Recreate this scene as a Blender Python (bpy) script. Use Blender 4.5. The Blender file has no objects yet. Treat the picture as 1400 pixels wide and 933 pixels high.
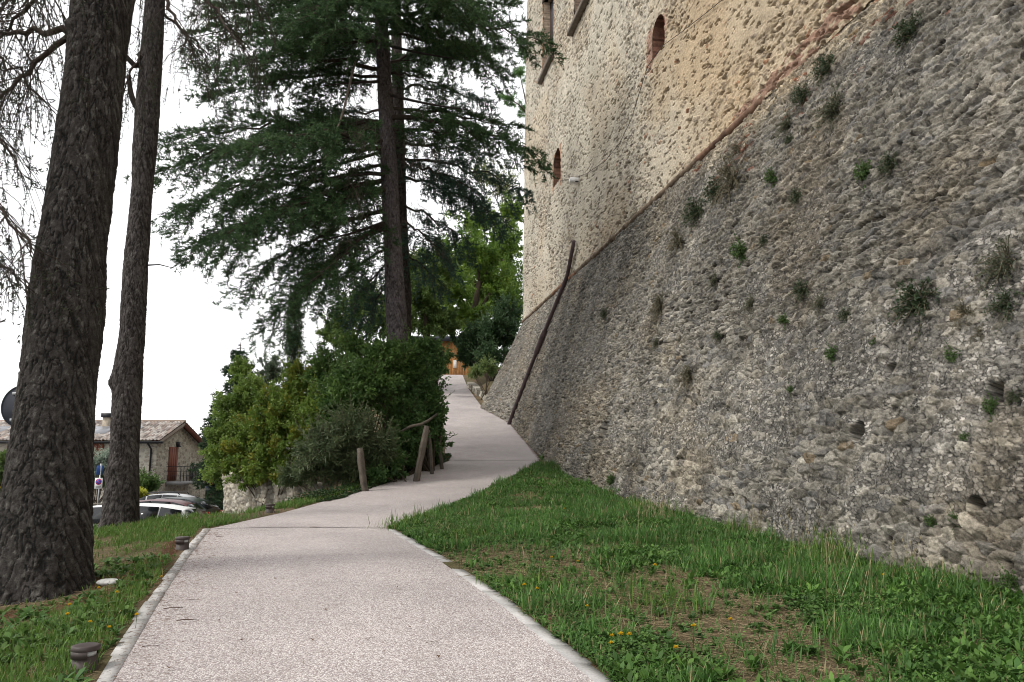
import bpy, math, random
import numpy as np
from mathutils import Vector

# ------------------------------------------------------------------ camera, sky, sun, exposure
SC = bpy.context.scene
PITCH = math.radians(9.0)
FPX = 1089.0                                     # focal length in photo pixels (28 mm on a 36 mm sensor)
cam_d = bpy.data.cameras.new('camera'); cam = bpy.data.objects.new('camera', cam_d)
SC.collection.objects.link(cam); SC.camera = cam
cam.location = (0, 0, 0); cam.rotation_euler = (math.pi / 2 + PITCH, 0, 0)
cam_d.lens = 28.0; cam_d.sensor_width = 36.0; cam_d.clip_start = 0.1; cam_d.clip_end = 4000

SUN_EL, SUN_AZ = math.radians(48), math.radians(248)   # azimuth clockwise from +Y: behind and to the left
world = bpy.data.worlds.new('World'); SC.world = world; world.use_nodes = True
wn, wl = world.node_tree.nodes, world.node_tree.links
wn.clear()
w_out = wn.new('ShaderNodeOutputWorld'); w_bg = wn.new('ShaderNodeBackground')
w_sky = wn.new('ShaderNodeTexSky'); w_sky.sky_type = 'NISHITA'; w_sky.sun_disc = False
w_sky.sun_elevation = SUN_EL; w_sky.sun_rotation = SUN_AZ
w_sky.dust_density = 6.0; w_sky.air_density = 1.0; w_sky.ozone_density = 1.0
w_tc = wn.new('ShaderNodeTexCoord'); w_no = wn.new('ShaderNodeTexNoise')
w_no.inputs['Scale'].default_value = 2.2; w_no.inputs['Detail'].default_value = 5
w_cr = wn.new('ShaderNodeMapRange'); w_cr.inputs['To Min'].default_value = 9.5; w_cr.inputs['To Max'].default_value = 12.5
w_cb = wn.new('ShaderNodeCombineColor')
w_mx = wn.new('ShaderNodeMix'); w_mx.data_type = 'RGBA'; w_mx.inputs[0].default_value = 0.86
wl.new(w_tc.outputs['Generated'], w_no.inputs['Vector']); wl.new(w_no.outputs['Fac'], w_cr.inputs['Value'])
for c in range(3): wl.new(w_cr.outputs['Result'], w_cb.inputs[c])
wl.new(w_sky.outputs['Color'], w_mx.inputs[6]); wl.new(w_cb.outputs['Color'], w_mx.inputs[7])
wl.new(w_mx.outputs[2], w_bg.inputs['Color']); w_bg.inputs['Strength'].default_value = 0.10
wl.new(w_bg.outputs['Background'], w_out.inputs['Surface'])

sun_d = bpy.data.lights.new('sun', 'SUN'); sun = bpy.data.objects.new('sun', sun_d)
SC.collection.objects.link(sun)
sun_d.energy = 1.3; sun_d.angle = math.radians(12); sun_d.color = (1.0, 0.95, 0.87)
sdir = Vector((math.sin(SUN_AZ) * math.cos(SUN_EL), math.cos(SUN_AZ) * math.cos(SUN_EL), math.sin(SUN_EL)))
sun.rotation_euler = sdir.to_track_quat('Z', 'Y').to_euler()
SC.view_settings.view_transform = 'Standard'; SC.view_settings.look = 'None'
SC.view_settings.gamma = 1.0; SC.view_settings.use_curve_mapping = False
SC.view_settings.exposure = 0.48
SC.render.engine = 'CYCLES'
SC.cycles.pixel_filter_type = 'BLACKMAN_HARRIS'; SC.cycles.filter_width = 1.0
SC.cycles.max_bounces = 6; SC.cycles.diffuse_bounces = 3; SC.cycles.transparent_max_bounces = 6

# ------------------------------------------------------------------ helpers
COL = SC.collection
A_ = np.array


def px(u, v, Y):
    """world point seen at photo pixel (u, v) at forward distance Y"""
    dx, dz = (u - 700.0) / FPX, -(v - 466.5) / FPX
    c, s = math.cos(PITCH), math.sin(PITCH)
    yy, zz = c - dz * s, s + dz * c
    return A_([dx / yy * Y, Y, zz / yy * Y])


class MB:
    """collects vertices, faces and a colour per vertex"""
    def __init__(s): s.V, s.T, s.Q, s.C, s.n = [], [], [], [], 0

    def add(s, V, T=None, Q=None, col=(0.5, 0.5, 0.5)):
        V = np.asarray(V, float).reshape(-1, 3)
        if T is not None and len(T): s.T.append(np.asarray(T, np.int64).reshape(-1, 3) + s.n)
        if Q is not None and len(Q): s.Q.append(np.asarray(Q, np.int64).reshape(-1, 4) + s.n)
        c = np.asarray(col, float)
        if c.ndim == 1: c = np.repeat(c[None, :], len(V), 0)
        s.V.append(V); s.C.append(c); s.n += len(V)
        return s

    def box(s, c, size, rz=0.0, col=(0.5, 0.5, 0.5), rx=0.0, ry=0.0):
        x, y, z = A_(size) / 2.0
        V = A_([[-x, -y, -z], [x, -y, -z], [x, y, -z], [-x, y, -z], [-x, -y, z], [x, -y, z], [x, y, z], [-x, y, z]])
        V = rot(V, rx, ry, rz) + A_(c)
        return s.add(V, Q=[[0, 3, 2, 1], [4, 5, 6, 7], [0, 1, 5, 4], [1, 2, 6, 5], [2, 3, 7, 6], [3, 0, 4, 7]], col=col)

    def tube(s, P, R, n=8, col=(0.5, 0.5, 0.5), cap=True):
        P = np.asarray(P, float); R = np.broadcast_to(np.asarray(R, float), (len(P),))
        d = np.gradient(P, axis=0); d /= np.linalg.norm(d, axis=1)[:, None] + 1e-9
        ref = A_([0, 0, 1.0]) if abs(d[:, 2]).mean() < 0.8 else A_([1.0, 0, 0])
        a = np.cross(d, ref); a /= np.linalg.norm(a, axis=1)[:, None] + 1e-9
        b = np.cross(d, a)
        th = np.linspace(0, 2 * math.pi, n, endpoint=False)
        V = P[:, None, :] + R[:, None, None] * (np.cos(th)[None, :, None] * a[:, None, :] + np.sin(th)[None, :, None] * b[:, None, :])
        m = len(P); i = np.arange(m - 1)[:, None] * n; j = np.arange(n)[None, :]; k = (j + 1) % n
        Q = np.stack([i + j, i + n + j, i + n + k, i + k], -1).reshape(-1, 4)
        V = V.reshape(-1, 3); T = []
        if cap:
            V = np.vstack([V, P[0], P[-1]])
            jj = np.arange(n); kk = (jj + 1) % n
            T = np.vstack([np.stack([np.full(n, m * n), jj, kk], -1), np.stack([np.full(n, m * n + 1), (m - 1) * n + kk, (m - 1) * n + jj], -1)])
        return s.add(V, T=T, Q=Q, col=col)

    def sticks(s, A, B, ra, rb, col):
        """many thin three-sided rods from A[i] to B[i]"""
        A, B = np.asarray(A, float), np.asarray(B, float); m = len(A)
        if not m: return s
        d = B - A; d /= np.linalg.norm(d, axis=1)[:, None] + 1e-9
        ref = np.where(np.abs(d[:, 2:3]) < 0.9, A_([[0, 0, 1.0]]), A_([[1.0, 0, 0]]))
        a = np.cross(d, ref); a /= np.linalg.norm(a, axis=1)[:, None] + 1e-9; b = np.cross(d, a)
        V = []
        for P, r in ((A, ra), (B, rb)):
            r = np.broadcast_to(np.asarray(r, float), (m,))[:, None]
            for k in range(3):
                th = 2 * math.pi * k / 3
                V.append(P + r * (math.cos(th) * a + math.sin(th) * b))
        V = np.stack(V, 1)
        o = (np.arange(m) * 6)[:, None]
        Q = np.concatenate([o + A_([[k, 3 + k, 3 + (k + 1) % 3, (k + 1) % 3]]) for k in range(3)], 0)
        c = np.asarray(col, float)
        if c.ndim == 2: c = np.repeat(c, 6, 0)
        return s.add(V.reshape(-1, 3), Q=Q, col=c)

    def leaves(s, P, D, N, L, W, col, fold=0.25):
        """rhombic folded leaves: base P, direction D, face normal N"""
        m = len(P)
        if not m: return s
        D = D / (np.linalg.norm(D, axis=1)[:, None] + 1e-9)
        S = np.cross(D, N); S /= np.linalg.norm(S, axis=1)[:, None] + 1e-9
        U = np.cross(S, D)
        L = np.broadcast_to(np.asarray(L, float), (m,))[:, None]; W = np.broadcast_to(np.asarray(W, float), (m,))[:, None]
        a = P; b = P + D * L * 0.45 + S * W * 0.5 + U * W * fold; c = P + D * L; d = P + D * L * 0.45 - S * W * 0.5 + U * W * fold
        V = np.stack([a, b, c, d], 1).reshape(-1, 3)
        o = (np.arange(m) * 4)[:, None]
        T = np.concatenate([o + A_([[0, 1, 2]]), o + A_([[0, 2, 3]])], 0)
        return s.add(V, T=T, col=np.repeat(np.asarray(col, float), 4, 0))

    def build(s, name, mat, parent=None, origin=None, smooth=False):
        if not s.V: raise ValueError('empty mesh ' + name)
        V = np.concatenate(s.V); C = np.concatenate(s.C)
        if parent is not None: o0 = A_(parent['_o'])
        elif origin is not None: o0 = A_(origin, float)
        else: o0 = np.zeros(3)
        V = V - o0
        T = np.concatenate(s.T) if s.T else np.zeros((0, 3), np.int64)
        Q = np.concatenate(s.Q) if s.Q else np.zeros((0, 4), np.int64)
        me = bpy.data.meshes.new(name)
        me.vertices.add(len(V)); me.vertices.foreach_set('co', V.astype(np.float32).ravel())
        me.loops.add(T.size + Q.size); me.loops.foreach_set('vertex_index', np.concatenate([T.ravel(), Q.ravel()]).astype(np.int32))
        me.polygons.add(len(T) + len(Q))
        st = np.concatenate([np.arange(len(T)) * 3, T.size + np.arange(len(Q)) * 4])
        me.polygons.foreach_set('loop_start', st.astype(np.int32))
        if smooth: me.polygons.foreach_set('use_smooth', np.ones(len(T) + len(Q), bool))
        at = me.color_attributes.new('col', 'FLOAT_COLOR', 'POINT')
        at.data.foreach_set('color', np.column_stack([C, np.ones(len(C))]).astype(np.float32).ravel())
        me.update(calc_edges=True)
        me.materials.append(mat)
        ob = bpy.data.objects.new(name, me); COL.objects.link(ob)
        if parent is not None:
            ob.parent = parent; ob['_o'] = parent['_o']
        else:
            ob.location = Vector(o0); ob['_o'] = [float(q) for q in o0]
        return ob


def rot(V, rx=0, ry=0, rz=0):
    V = np.asarray(V, float)
    for ang, (i, j) in ((rx, (1, 2)), (ry, (2, 0)), (rz, (0, 1))):
        if ang:
            c, s = math.cos(ang), math.sin(ang); W = V.copy()
            W[:, i] = c * V[:, i] - s * V[:, j]; W[:, j] = s * V[:, i] + c * V[:, j]; V = W
    return V


def tag(o, label=None, cat=None, group=None, kind=None):
    if label: o['label'] = label
    if cat: o['category'] = cat
    if group: o['group'] = group
    if kind: o['kind'] = kind
    return o


def thing(name, loc, label, cat, group=None):
    o = bpy.data.objects.new(name, None); COL.objects.link(o); o.empty_display_size = 0.2
    o.location = Vector([float(q) for q in loc]); o['_o'] = [float(q) for q in loc]
    return tag(o, label, cat, group)


def copy_tree(o, parent=None):
    c = o.copy(); COL.objects.link(c)
    if parent is not None: c.parent = parent
    for ch in o.children: copy_tree(ch, c)
    return c


# hashing and noise
def h32(a, b, seed):
    a = (a.astype(np.int64) * 374761393 + b.astype(np.int64) * 668265263 + seed * 974634541) & 0xFFFFFFFF
    a = ((a ^ (a >> 13)) * 1274126177) & 0xFFFFFFFF
    a = ((a ^ (a >> 16)) * 2246822519) & 0xFFFFFFFF
    return (a ^ (a >> 15)) & 0xFFFFFFFF


def r01(a, b, seed): return h32(a, b, seed) / 4294967295.0


def vnoise(x, y, seed=0):
    i, j = np.floor(x), np.floor(y); fx, fy = x - i, y - j
    fx = fx * fx * (3 - 2 * fx); fy = fy * fy * (3 - 2 * fy)
    a, b = r01(i, j, seed), r01(i + 1, j, seed); c, d = r01(i, j + 1, seed), r01(i + 1, j + 1, seed)
    return (a * (1 - fx) + b * fx) * (1 - fy) + (c * (1 - fx) + d * fx) * fy


def fbm(x, y, seed=0, oct=4):
    t, a, s = 0.0, 0.5, 0.0
    for k in range(oct):
        t = t + a * vnoise(x * 2 ** k, y * 2 ** k, seed + 17 * k); s += a; a *= 0.5
    return t / s


def sstep(a, b, x):
    t = np.clip((x - a) / (b - a), 0, 1); return t * t * (3 - 2 * t)


def vor(u, v, seed, jit=0.85, wrapu=None):
    """rows of jittered cells: F1, F2, ids, offset from the cell centre"""
    iv = np.floor(v)
    F1 = np.full(u.shape, 9.0); F2 = np.full(u.shape, 9.0)
    I = np.zeros(u.shape, np.int64); J = I.copy(); DU = np.zeros(u.shape); DV = DU.copy()
    for dj in (-1, 0, 1):
        j = iv + dj
        off = r01(j, j * 0, seed + 5) if wrapu is None else 0.5 * np.mod(j, 2)
        iu = np.floor(u - off)
        for di in (-2, -1, 0, 1, 2) if False else (-1, 0, 1):
            i = iu + di
            ih = i if wrapu is None else np.mod(i, wrapu)
            cx = i + off + 0.5 + (r01(ih, j, seed + 1) - 0.5) * jit; cy = j + 0.5 + (r01(ih, j, seed + 2) - 0.5) * jit
            du, dv = u - cx, v - cy
            d = np.sqrt(du * du + dv * dv)
            n1 = d < F1
            F2 = np.where(n1, F1, np.minimum(F2, d)); F1 = np.where(n1, d, F1)
            I = np.where(n1, ih.astype(np.int64), I); J = np.where(n1, j.astype(np.int64), J)
            DU = np.where(n1, du, DU); DV = np.where(n1, dv, DV)
    return F1, F2, I, J, DU, DV


# ------------------------------------------------------------------ materials
def pmat(name, color=None, rough=0.85, attr=False, noise=None, bump=None, trans=0.0, spec=0.3, metal=0.0, coat=0.0):
    """Principled material; colour flat or from the 'col' attribute, varied by object-space noise; optional bump and leaf translucency"""
    m = bpy.data.materials.new(name); m.use_nodes = True
    N, L = m.node_tree.nodes, m.node_tree.links
    bs = N['Principled BSDF']; bs.inputs['Roughness'].default_value = rough; bs.inputs['Metallic'].default_value = metal
    bs.inputs['Specular IOR Level'].default_value = spec
    if coat: bs.inputs['Coat Weight'].default_value = coat
    if attr:
        a = N.new('ShaderNodeAttribute'); a.attribute_name = 'col'; src = a.outputs['Color']
    else:
        r = N.new('ShaderNodeRGB'); r.outputs[0].default_value = (*color, 1); src = r.outputs[0]
    tc = N.new('ShaderNodeTexCoord')
    if noise:
        for sc_, amt in noise:
            n = N.new('ShaderNodeTexNoise'); n.inputs['Scale'].default_value = sc_; n.inputs['Detail'].default_value = 4
            L.new(tc.outputs['Object'], n.inputs['Vector'])
            mr = N.new('ShaderNodeMapRange'); mr.inputs['From Min'].default_value = 0.3; mr.inputs['From Max'].default_value = 0.7
            mr.inputs['To Min'].default_value = 1 - amt; mr.inputs['To Max'].default_value = 1 + amt
            L.new(n.outputs['Fac'], mr.inputs['Value'])
            x = N.new('ShaderNodeVectorMath'); x.operation = 'SCALE'
            L.new(src, x.inputs[0]); L.new(mr.outputs['Result'], x.inputs['Scale']); src = x.outputs['Vector']
    L.new(src, bs.inputs['Base Color'])
    if bump:
        sc_, st, dist = bump
        n = N.new('ShaderNodeTexNoise'); n.inputs['Scale'].default_value = sc_; n.inputs['Detail'].default_value = 5
        L.new(tc.outputs['Object'], n.inputs['Vector'])
        b = N.new('ShaderNodeBump'); b.inputs['Strength'].default_value = st; b.inputs['Distance'].default_value = dist
        L.new(n.outputs['Fac'], b.inputs['Height']); L.new(b.outputs['Normal'], bs.inputs['Normal'])
    if trans:
        t = N.new('ShaderNodeBsdfTranslucent'); L.new(src, t.inputs['Color'])
        mx = N.new('ShaderNodeMixShader'); mx.inputs[0].default_value = trans
        L.new(bs.outputs[0], mx.inputs[1]); L.new(t.outputs[0], mx.inputs[2])
        L.new(mx.outputs[0], N['Material Output'].inputs['Surface'])
    return m


M = {}
M['stone'] = pmat('rubble stone', attr=True, rough=0.92, noise=[(9, 0.18), (60, 0.22)], bump=(45, 0.7, 0.02), spec=0.15)
M['wallstone'] = pmat('pale rubble stone', attr=True, rough=0.93, noise=[(1.2, 0.10), (14, 0.2)], bump=(22, 0.7, 0.03), spec=0.12)
M['bark'] = pmat('bark', attr=True, rough=0.9, noise=[(14, 0.3), (70, 0.3)], bump=(55, 0.8, 0.015), spec=0.15)
M['twig'] = pmat('twig wood', attr=True, rough=0.9, noise=[(5, 0.25)], spec=0.15)
M['needle'] = pmat('cedar needles', attr=True, rough=0.6, trans=0.25, spec=0.25)
M['leaf'] = pmat('leaves', attr=True, rough=0.5, trans=0.38, spec=0.35)
M['grass'] = pmat('grass blades', attr=True, rough=0.6, trans=0.3, spec=0.3)
M['straw'] = pmat('dry straw', attr=True, rough=0.8, spec=0.2)
M['brick'] = pmat('old brick', attr=True, rough=0.9, noise=[(6, 0.25), (40, 0.2)], bump=(30, 0.5, 0.01), spec=0.15)
M['metal_brown'] = pmat('brown coated metal', (0.060, 0.045, 0.042), rough=0.55, noise=[(8, 0.3)], bump=(60, 0.15, 0.004), spec=0.4)
M['pipe'] = pmat('rusty dark pipe', (0.075, 0.052, 0.055), rough=0.7, noise=[(3, 0.35), (25, 0.2)], bump=(30, 0.3, 0.01))
M['wood'] = pmat('weathered wood', attr=True, rough=0.9, noise=[(4, 0.25), (40, 0.25)], bump=(40, 0.6, 0.01), spec=0.15)
M['woodred'] = pmat('red brown painted wood', attr=True, rough=0.7, noise=[(3, 0.15)], spec=0.25)
M['glass'] = pmat('dark window glass', (0.012, 0.014, 0.016), rough=0.12, spec=0.35)
M['winglass'] = pmat('old window glass', (0.16, 0.18, 0.22), rough=0.12, spec=0.6)
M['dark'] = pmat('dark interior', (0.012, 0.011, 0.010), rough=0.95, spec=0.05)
M['white'] = pmat('white plastic', (0.78, 0.78, 0.77), rough=0.5, noise=[(10, 0.06)])
M['galv'] = pmat('galvanised steel', (0.45, 0.47, 0.49), rough=0.45, metal=0.6, noise=[(12, 0.12)])
M['signback'] = pmat('dark sign back', (0.035, 0.04, 0.055), rough=0.55, noise=[(6, 0.2)])
M['signpaint'] = pmat('sign paint', attr=True, rough=0.45)
M['rubber'] = pmat('tyre rubber', (0.02, 0.02, 0.02), rough=0.85)
M['rim'] = pmat('wheel rim', (0.45, 0.46, 0.47), rough=0.35, metal=0.8)
M['lamp_r'] = pmat('red tail lamp', (0.35, 0.02, 0.02), rough=0.2, spec=0.6)
M['lamp_w'] = pmat('clear head lamp', (0.6, 0.62, 0.63), rough=0.15, spec=0.6)
M['roof'] = pmat('clay roof tiles', attr=True, rough=0.9, noise=[(2, 0.2), (15, 0.2)], bump=(30, 0.3, 0.02))
M['panel'] = pmat('solar panel', (0.30, 0.31, 0.34), rough=0.35, noise=[(1, 0.1)], spec=0.5)
M['iron'] = pmat('dark iron', (0.03, 0.03, 0.035), rough=0.5)
M['flower'] = pmat('yellow petals', (0.75, 0.50, 0.02), rough=0.6, trans=0.2)
M['cable'] = pmat('grey cable', (0.10, 0.09, 0.08), rough=0.8)
M['kerb'] = pmat('kerb stone', attr=True, rough=0.85, noise=[(4, 0.12), (40, 0.12)], bump=(30, 0.4, 0.006), spec=0.2)


def ground_mat():
    m = bpy.data.materials.new('soil and moss'); m.use_nodes = True
    N, L = m.node_tree.nodes, m.node_tree.links; bs = N['Principled BSDF']
    bs.inputs['Roughness'].default_value = 0.95; bs.inputs['Specular IOR Level'].default_value = 0.1
    tc = N.new('ShaderNodeTexCoord')
    def nz(sc, det=6):
        n = N.new('ShaderNodeTexNoise'); n.inputs['Scale'].default_value = sc; n.inputs['Detail'].default_value = det
        L.new(tc.outputs['Object'], n.inputs['Vector']); return n
    n1, n2, n3 = nz(0.55), nz(6), nz(55)
    r1 = N.new('ShaderNodeValToRGB'); e = r1.color_ramp
    e.elements[0].position = 0.40; e.elements[0].color = (0.055, 0.070, 0.022, 1)
    e.elements[1].position = 0.62; e.elements[1].color = (0.17, 0.125, 0.08, 1)
    L.new(n1.outputs['Fac'], r1.inputs['Fac'])
    r2 = N.new('ShaderNodeValToRGB'); e = r2.color_ramp
    e.elements[0].position = 0.35; e.elements[0].color = (0.075, 0.050, 0.034, 1)
    e.elements[1].position = 0.7; e.elements[1].color = (0.24, 0.18, 0.115, 1)
    L.new(n3.outputs['Fac'], r2.inputs['Fac'])
    mx = N.new('ShaderNodeMix'); mx.data_type = 'RGBA'; L.new(n2.outputs['Fac'], mx.inputs[0])
    L.new(r1.outputs['Color'], mx.inputs[6]); L.new(r2.outputs['Color'], mx.inputs[7])
    L.new(mx.outputs[2], bs.inputs['Base Color'])
    b = N.new('ShaderNodeBump'); b.inputs['Strength'].default_value = 0.8; b.inputs['Distance'].default_value = 0.03
    L.new(n3.outputs['Fac'], b.inputs['Height']); L.new(b.outputs['Normal'], bs.inputs['Normal'])
    return m


def path_mat():
    m = bpy.data.materials.new('washed gravel concrete'); m.use_nodes = True
    N, L = m.node_tree.nodes, m.node_tree.links; bs = N['Principled BSDF']
    bs.inputs['Roughness'].default_value = 0.85; bs.inputs['Specular IOR Level'].default_value = 0.2
    tc = N.new('ShaderNodeTexCoord')
    vo = N.new('ShaderNodeTexVoronoi'); vo.inputs['Scale'].default_value = 74; L.new(tc.outputs['Object'], vo.inputs['Vector'])
    vb = N.new('ShaderNodeTexVoronoi'); vb.inputs['Scale'].default_value = 23; L.new(tc.outputs['Object'], vb.inputs['Vector'])
    hs = N.new('ShaderNodeSeparateColor'); L.new(vo.outputs['Color'], hs.inputs['Color'])
    cr = N.new('ShaderNodeValToRGB'); e = cr.color_ramp; e.interpolation = 'CONSTANT'
    cols = [(0.0, (0.25, 0.205, 0.20)), (0.10, (0.385, 0.33, 0.325)), (0.30, (0.49, 0.445, 0.437)), (0.52, (0.59, 0.545, 0.535)), (0.74, (0.67, 0.63, 0.615)), (0.93, (0.74, 0.715, 0.70))]
    e.elements[0].position, e.elements[0].color = 0, (*cols[0][1], 1)
    e.elements[1].position, e.elements[1].color = cols[1][0], (*cols[1][1], 1)
    for p, c in cols[2:]:
        q = e.elements.new(p); q.color = (*c, 1)
    L.new(hs.outputs[0], cr.inputs['Fac'])
    # mortar between the pebbles
    mr = N.new('ShaderNodeMapRange'); mr.inputs['From Min'].default_value = 0.42; mr.inputs['From Max'].default_value = 0.72
    L.new(vo.outputs['Distance'], mr.inputs['Value'])
    mx = N.new('ShaderNodeMix'); mx.data_type = 'RGBA'; L.new(mr.outputs['Result'], mx.inputs[0])
    L.new(cr.outputs['Color'], mx.inputs[6]); mx.inputs[7].default_value = (0.30, 0.265, 0.262, 1)
    # worn, dusty and damp areas
    n = N.new('ShaderNodeTexNoise'); n.inputs['Scale'].default_value = 0.5; n.inputs['Detail'].default_value = 6; n.inputs['Roughness'].default_value = 0.6
    L.new(tc.outputs['Object'], n.inputs['Vector'])
    m2 = N.new('ShaderNodeMapRange'); m2.inputs['From Min'].default_value = 0.3; m2.inputs['From Max'].default_value = 0.7; m2.inputs['To Min'].default_value = 0.84; m2.inputs['To Max'].default_value = 1.12
    L.new(n.outputs['Fac'], m2.inputs['Value'])
    x = N.new('ShaderNodeVectorMath'); x.operation = 'SCALE'; L.new(mx.outputs[2], x.inputs[0]); L.new(m2.outputs['Result'], x.inputs['Scale'])
    # blotches of soil and old stains with their own outlines
    n4 = N.new('ShaderNodeTexNoise'); n4.inputs['Scale'].default_value = 1.7; n4.inputs['Detail'].default_value = 8; n4.inputs['Roughness'].default_value = 0.75
    L.new(tc.outputs['Object'], n4.inputs['Vector'])
    m4 = N.new('ShaderNodeMapRange'); m4.inputs['From Min'].default_value = 0.56; m4.inputs['From Max'].default_value = 0.70; m4.inputs['To Max'].default_value = 0.45
    L.new(n4.outputs['Fac'], m4.inputs['Value'])
    x4 = N.new('ShaderNodeMix'); x4.data_type = 'RGBA'; L.new(m4.outputs['Result'], x4.inputs[0]); L.new(x.outputs['Vector'], x4.inputs[6]); x4.inputs[7].default_value = (0.27, 0.235, 0.22, 1)
    L.new(x4.outputs[2], bs.inputs['Base Color'])
    b = N.new('ShaderNodeBump'); b.inputs['Strength'].default_value = 0.7; b.inputs['Distance'].default_value = 0.006; b.invert = True
    L.new(vo.outputs['Distance'], b.inputs['Height']); L.new(b.outputs['Normal'], bs.inputs['Normal'])
    return m


M['ground'] = ground_mat(); M['path'] = path_mat()
M['asphalt'] = pmat('asphalt', (0.16, 0.155, 0.155), rough=0.9, noise=[(0.7, 0.15), (60, 0.25)], bump=(150, 0.4, 0.01))
M['joint'] = pmat('dark joint', (0.05, 0.04, 0.038), rough=0.95, noise=[(20, 0.4)])

# ------------------------------------------------------------------ the lie of the land
# stations of the path: Y, left X, right X, height (eye level is 0)
PST = A_([[-9, 1.55, 5.5, -1.86], [1, -1.42, 2.30, -1.74], [6.3, -3.0, 0.63, -1.60], [8.6, -3.69, -0.11, -1.42], [11.4, -4.52, -1.02, -1.27],
          [15.7, -5.80, -2.42, -1.165], [18.5, -5.20, -1.78, -1.02], [21.2, -4.62, -1.10, -0.80], [26.5, -3.55, 0.10, -0.27], [31.5, -2.62, 1.16, 0.24],
          [36, -3.0, 0.72, 1.06], [42, -3.6, -0.02, 2.22], [50, -5.0, -1.95, 3.82], [60, -6.4, -3.3, 5.86], [72, -7.6, -4.5, 8.28], [80, -9, -5, 8.7], [100, -12, -8, 8.8]])


def path_at(Y): return np.interp(Y, PST[:, 0], PST[:, 1]), np.interp(Y, PST[:, 0], PST[:, 2]), np.interp(Y, PST[:, 0], PST[:, 3])


# castle: plan line of the wall foot of the upper wall
HC = 9.0
C0 = A_([0.47, 50.6, HC]); DW = A_([-0.179, 0.984, 0]); DW /= np.linalg.norm(DW); NW = A_([-DW[1], DW[0], 0.0])   # NW faces the path
BAT, LEAN = 0.30, 0.016


def scarp_X(Y, z):
    """X of the scarp's face at forward distance Y and height z"""
    k = BAT * (HC - z)
    return C0[0] + (k - (Y - C0[1]) * NW[1]) / NW[0]


def hit(u, v, part='scarp'):
    d = px(u, v, 1.0)
    b = BAT if part == 'scarp' else LEAN
    # NW.(P-C0) = b (HC - z)
    Yd = (np.dot(NW, C0) + b * HC) / (np.dot(NW, d) + b * d[2])
    P = d * Yd
    t = -np.dot(P - C0, DW)
    return P, t, P[2]


CP = []
for Y, l, r, z in PST:
    CP += [(l - 0.1, Y, z), (r + 0.1, Y, z), ((l + r) / 2, Y, z)]
CP += [(7.8, -9, -1.6), (6.2, 2, -1.38), (5.1, 8.2, -1.27), (4.1, 13.5, -1.20), (2.95, 20.5, -0.95), (1.9, 27, -0.35), (1.7, 31.5, 0.26), (1.2, 36, 1.1), (0.5, 42, 2.3),
       (3.3, 7, -1.50), (1.2, 11.5, -1.22), (0.6, 16, -1.0), (0.9, 20.5, -0.75),
       (-4.6, 6.3, -1.66), (-5.8, 10.3, -1.56), (-8, 8, -1.85), (-11, 10, -2.15), (-7.5, 13.5, -1.42), (-8.2, 17, -1.22), (-6.6, 18.3, -1.12), (-9.8, 18.2, -1.45), (-7.8, 19.4, -1.22),
       (-6.4, 20.6, -1.16), (-5.8, 22, -1.05), (-13, 18, -2.3), (-11.4, 20.8, -2.45), (-9.4, 21.9, -2.5), (-8.0, 22.6, -2.45), (-8.2, 24.2, -2.55), (-12, 24, -2.55), (-10, 26.2, -2.75), (-7.9, 25.3, -2.6), (-6.9, 24.1, -2.4), (-6.3, 23.1, -1.9), (-8.7, 26.4, -2.7), (-14, 34, -2.72), (-20, 12, -2.3), (-14, 22, -2.4), (-20, 30, -2.7), (-12, 30, -2.7),
       (-20, 45, -3.0), (-14, 42, -2.7), (-18, 62, -3.4), (-30, 60, -3.3), (-45, 30, -2.9), (-45, 60, -3.4), (-30, 0, -2.4), (-12, -5, -2.1),
       (-5.0, 25.2, -0.35), (-6.4, 27.2, -0.2), (-8.2, 29.6, -0.1), (-9.9, 28.5, -2.7), (-8.2, 26.05, -2.55), (-6.8, 24.6, -2.3), (-6.0, 23.6, -1.8), (-8.2, 30, 0.2), (-5.4, 28, 0.0), (-6, 33, 0.8), (-9.8, 33, 0.4), (-12.6, 33, -2.72), (-12.0, 30.8, -2.7), (-13.5, 36, -2.72), (-10.6, 36.5, .6), (-9, 38, 1.3), (-8, 45, 2.6), (-11.5, 45, 1.5), (-11, 60, 5.2),
       (-15, 60, 1.0), (-12, 75, 7.8), (-1.2, 50.5, 4.6), (-1.5, 56, 6.0), (-2.5, 66, 8.2), (2, 60, 7), (12, 64, 8.5), (-3, 80, 9.2), (-15, 90, 6.5), (20, 90, 8.5), (-40, 120, -4), (40, 30, 2), (40, 0, -1),
       (-150, 0, -6), (-150, 150, -10), (0, 220, -4), (150, 150, -4), (150, -60, -6), (0, -100, -4), (-100, -100, -7)]
CP = A_(CP, float)
_d = np.linalg.norm(CP[:, None, :2] - CP[None, :, :2], axis=2)
_K = np.block([[-_d, np.ones((len(CP), 1))], [np.ones((1, len(CP))), np.zeros((1, 1))]]) - np.diag(np.r_[np.full(len(CP), 0.02), 0])
_w = np.linalg.solve(_K, np.r_[CP[:, 2], 0])


def lot_edge(y): return np.interp(y, [-12, 8, 16, 19.5, 21.3, 23, 25, 27, 29, 32, 45, 74], [-11.5, -11.5, -11.3, -10.8, -9.3, -8.0, -8.0, -9.1, -10.6, -11.8, -13.5, -17])


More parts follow.
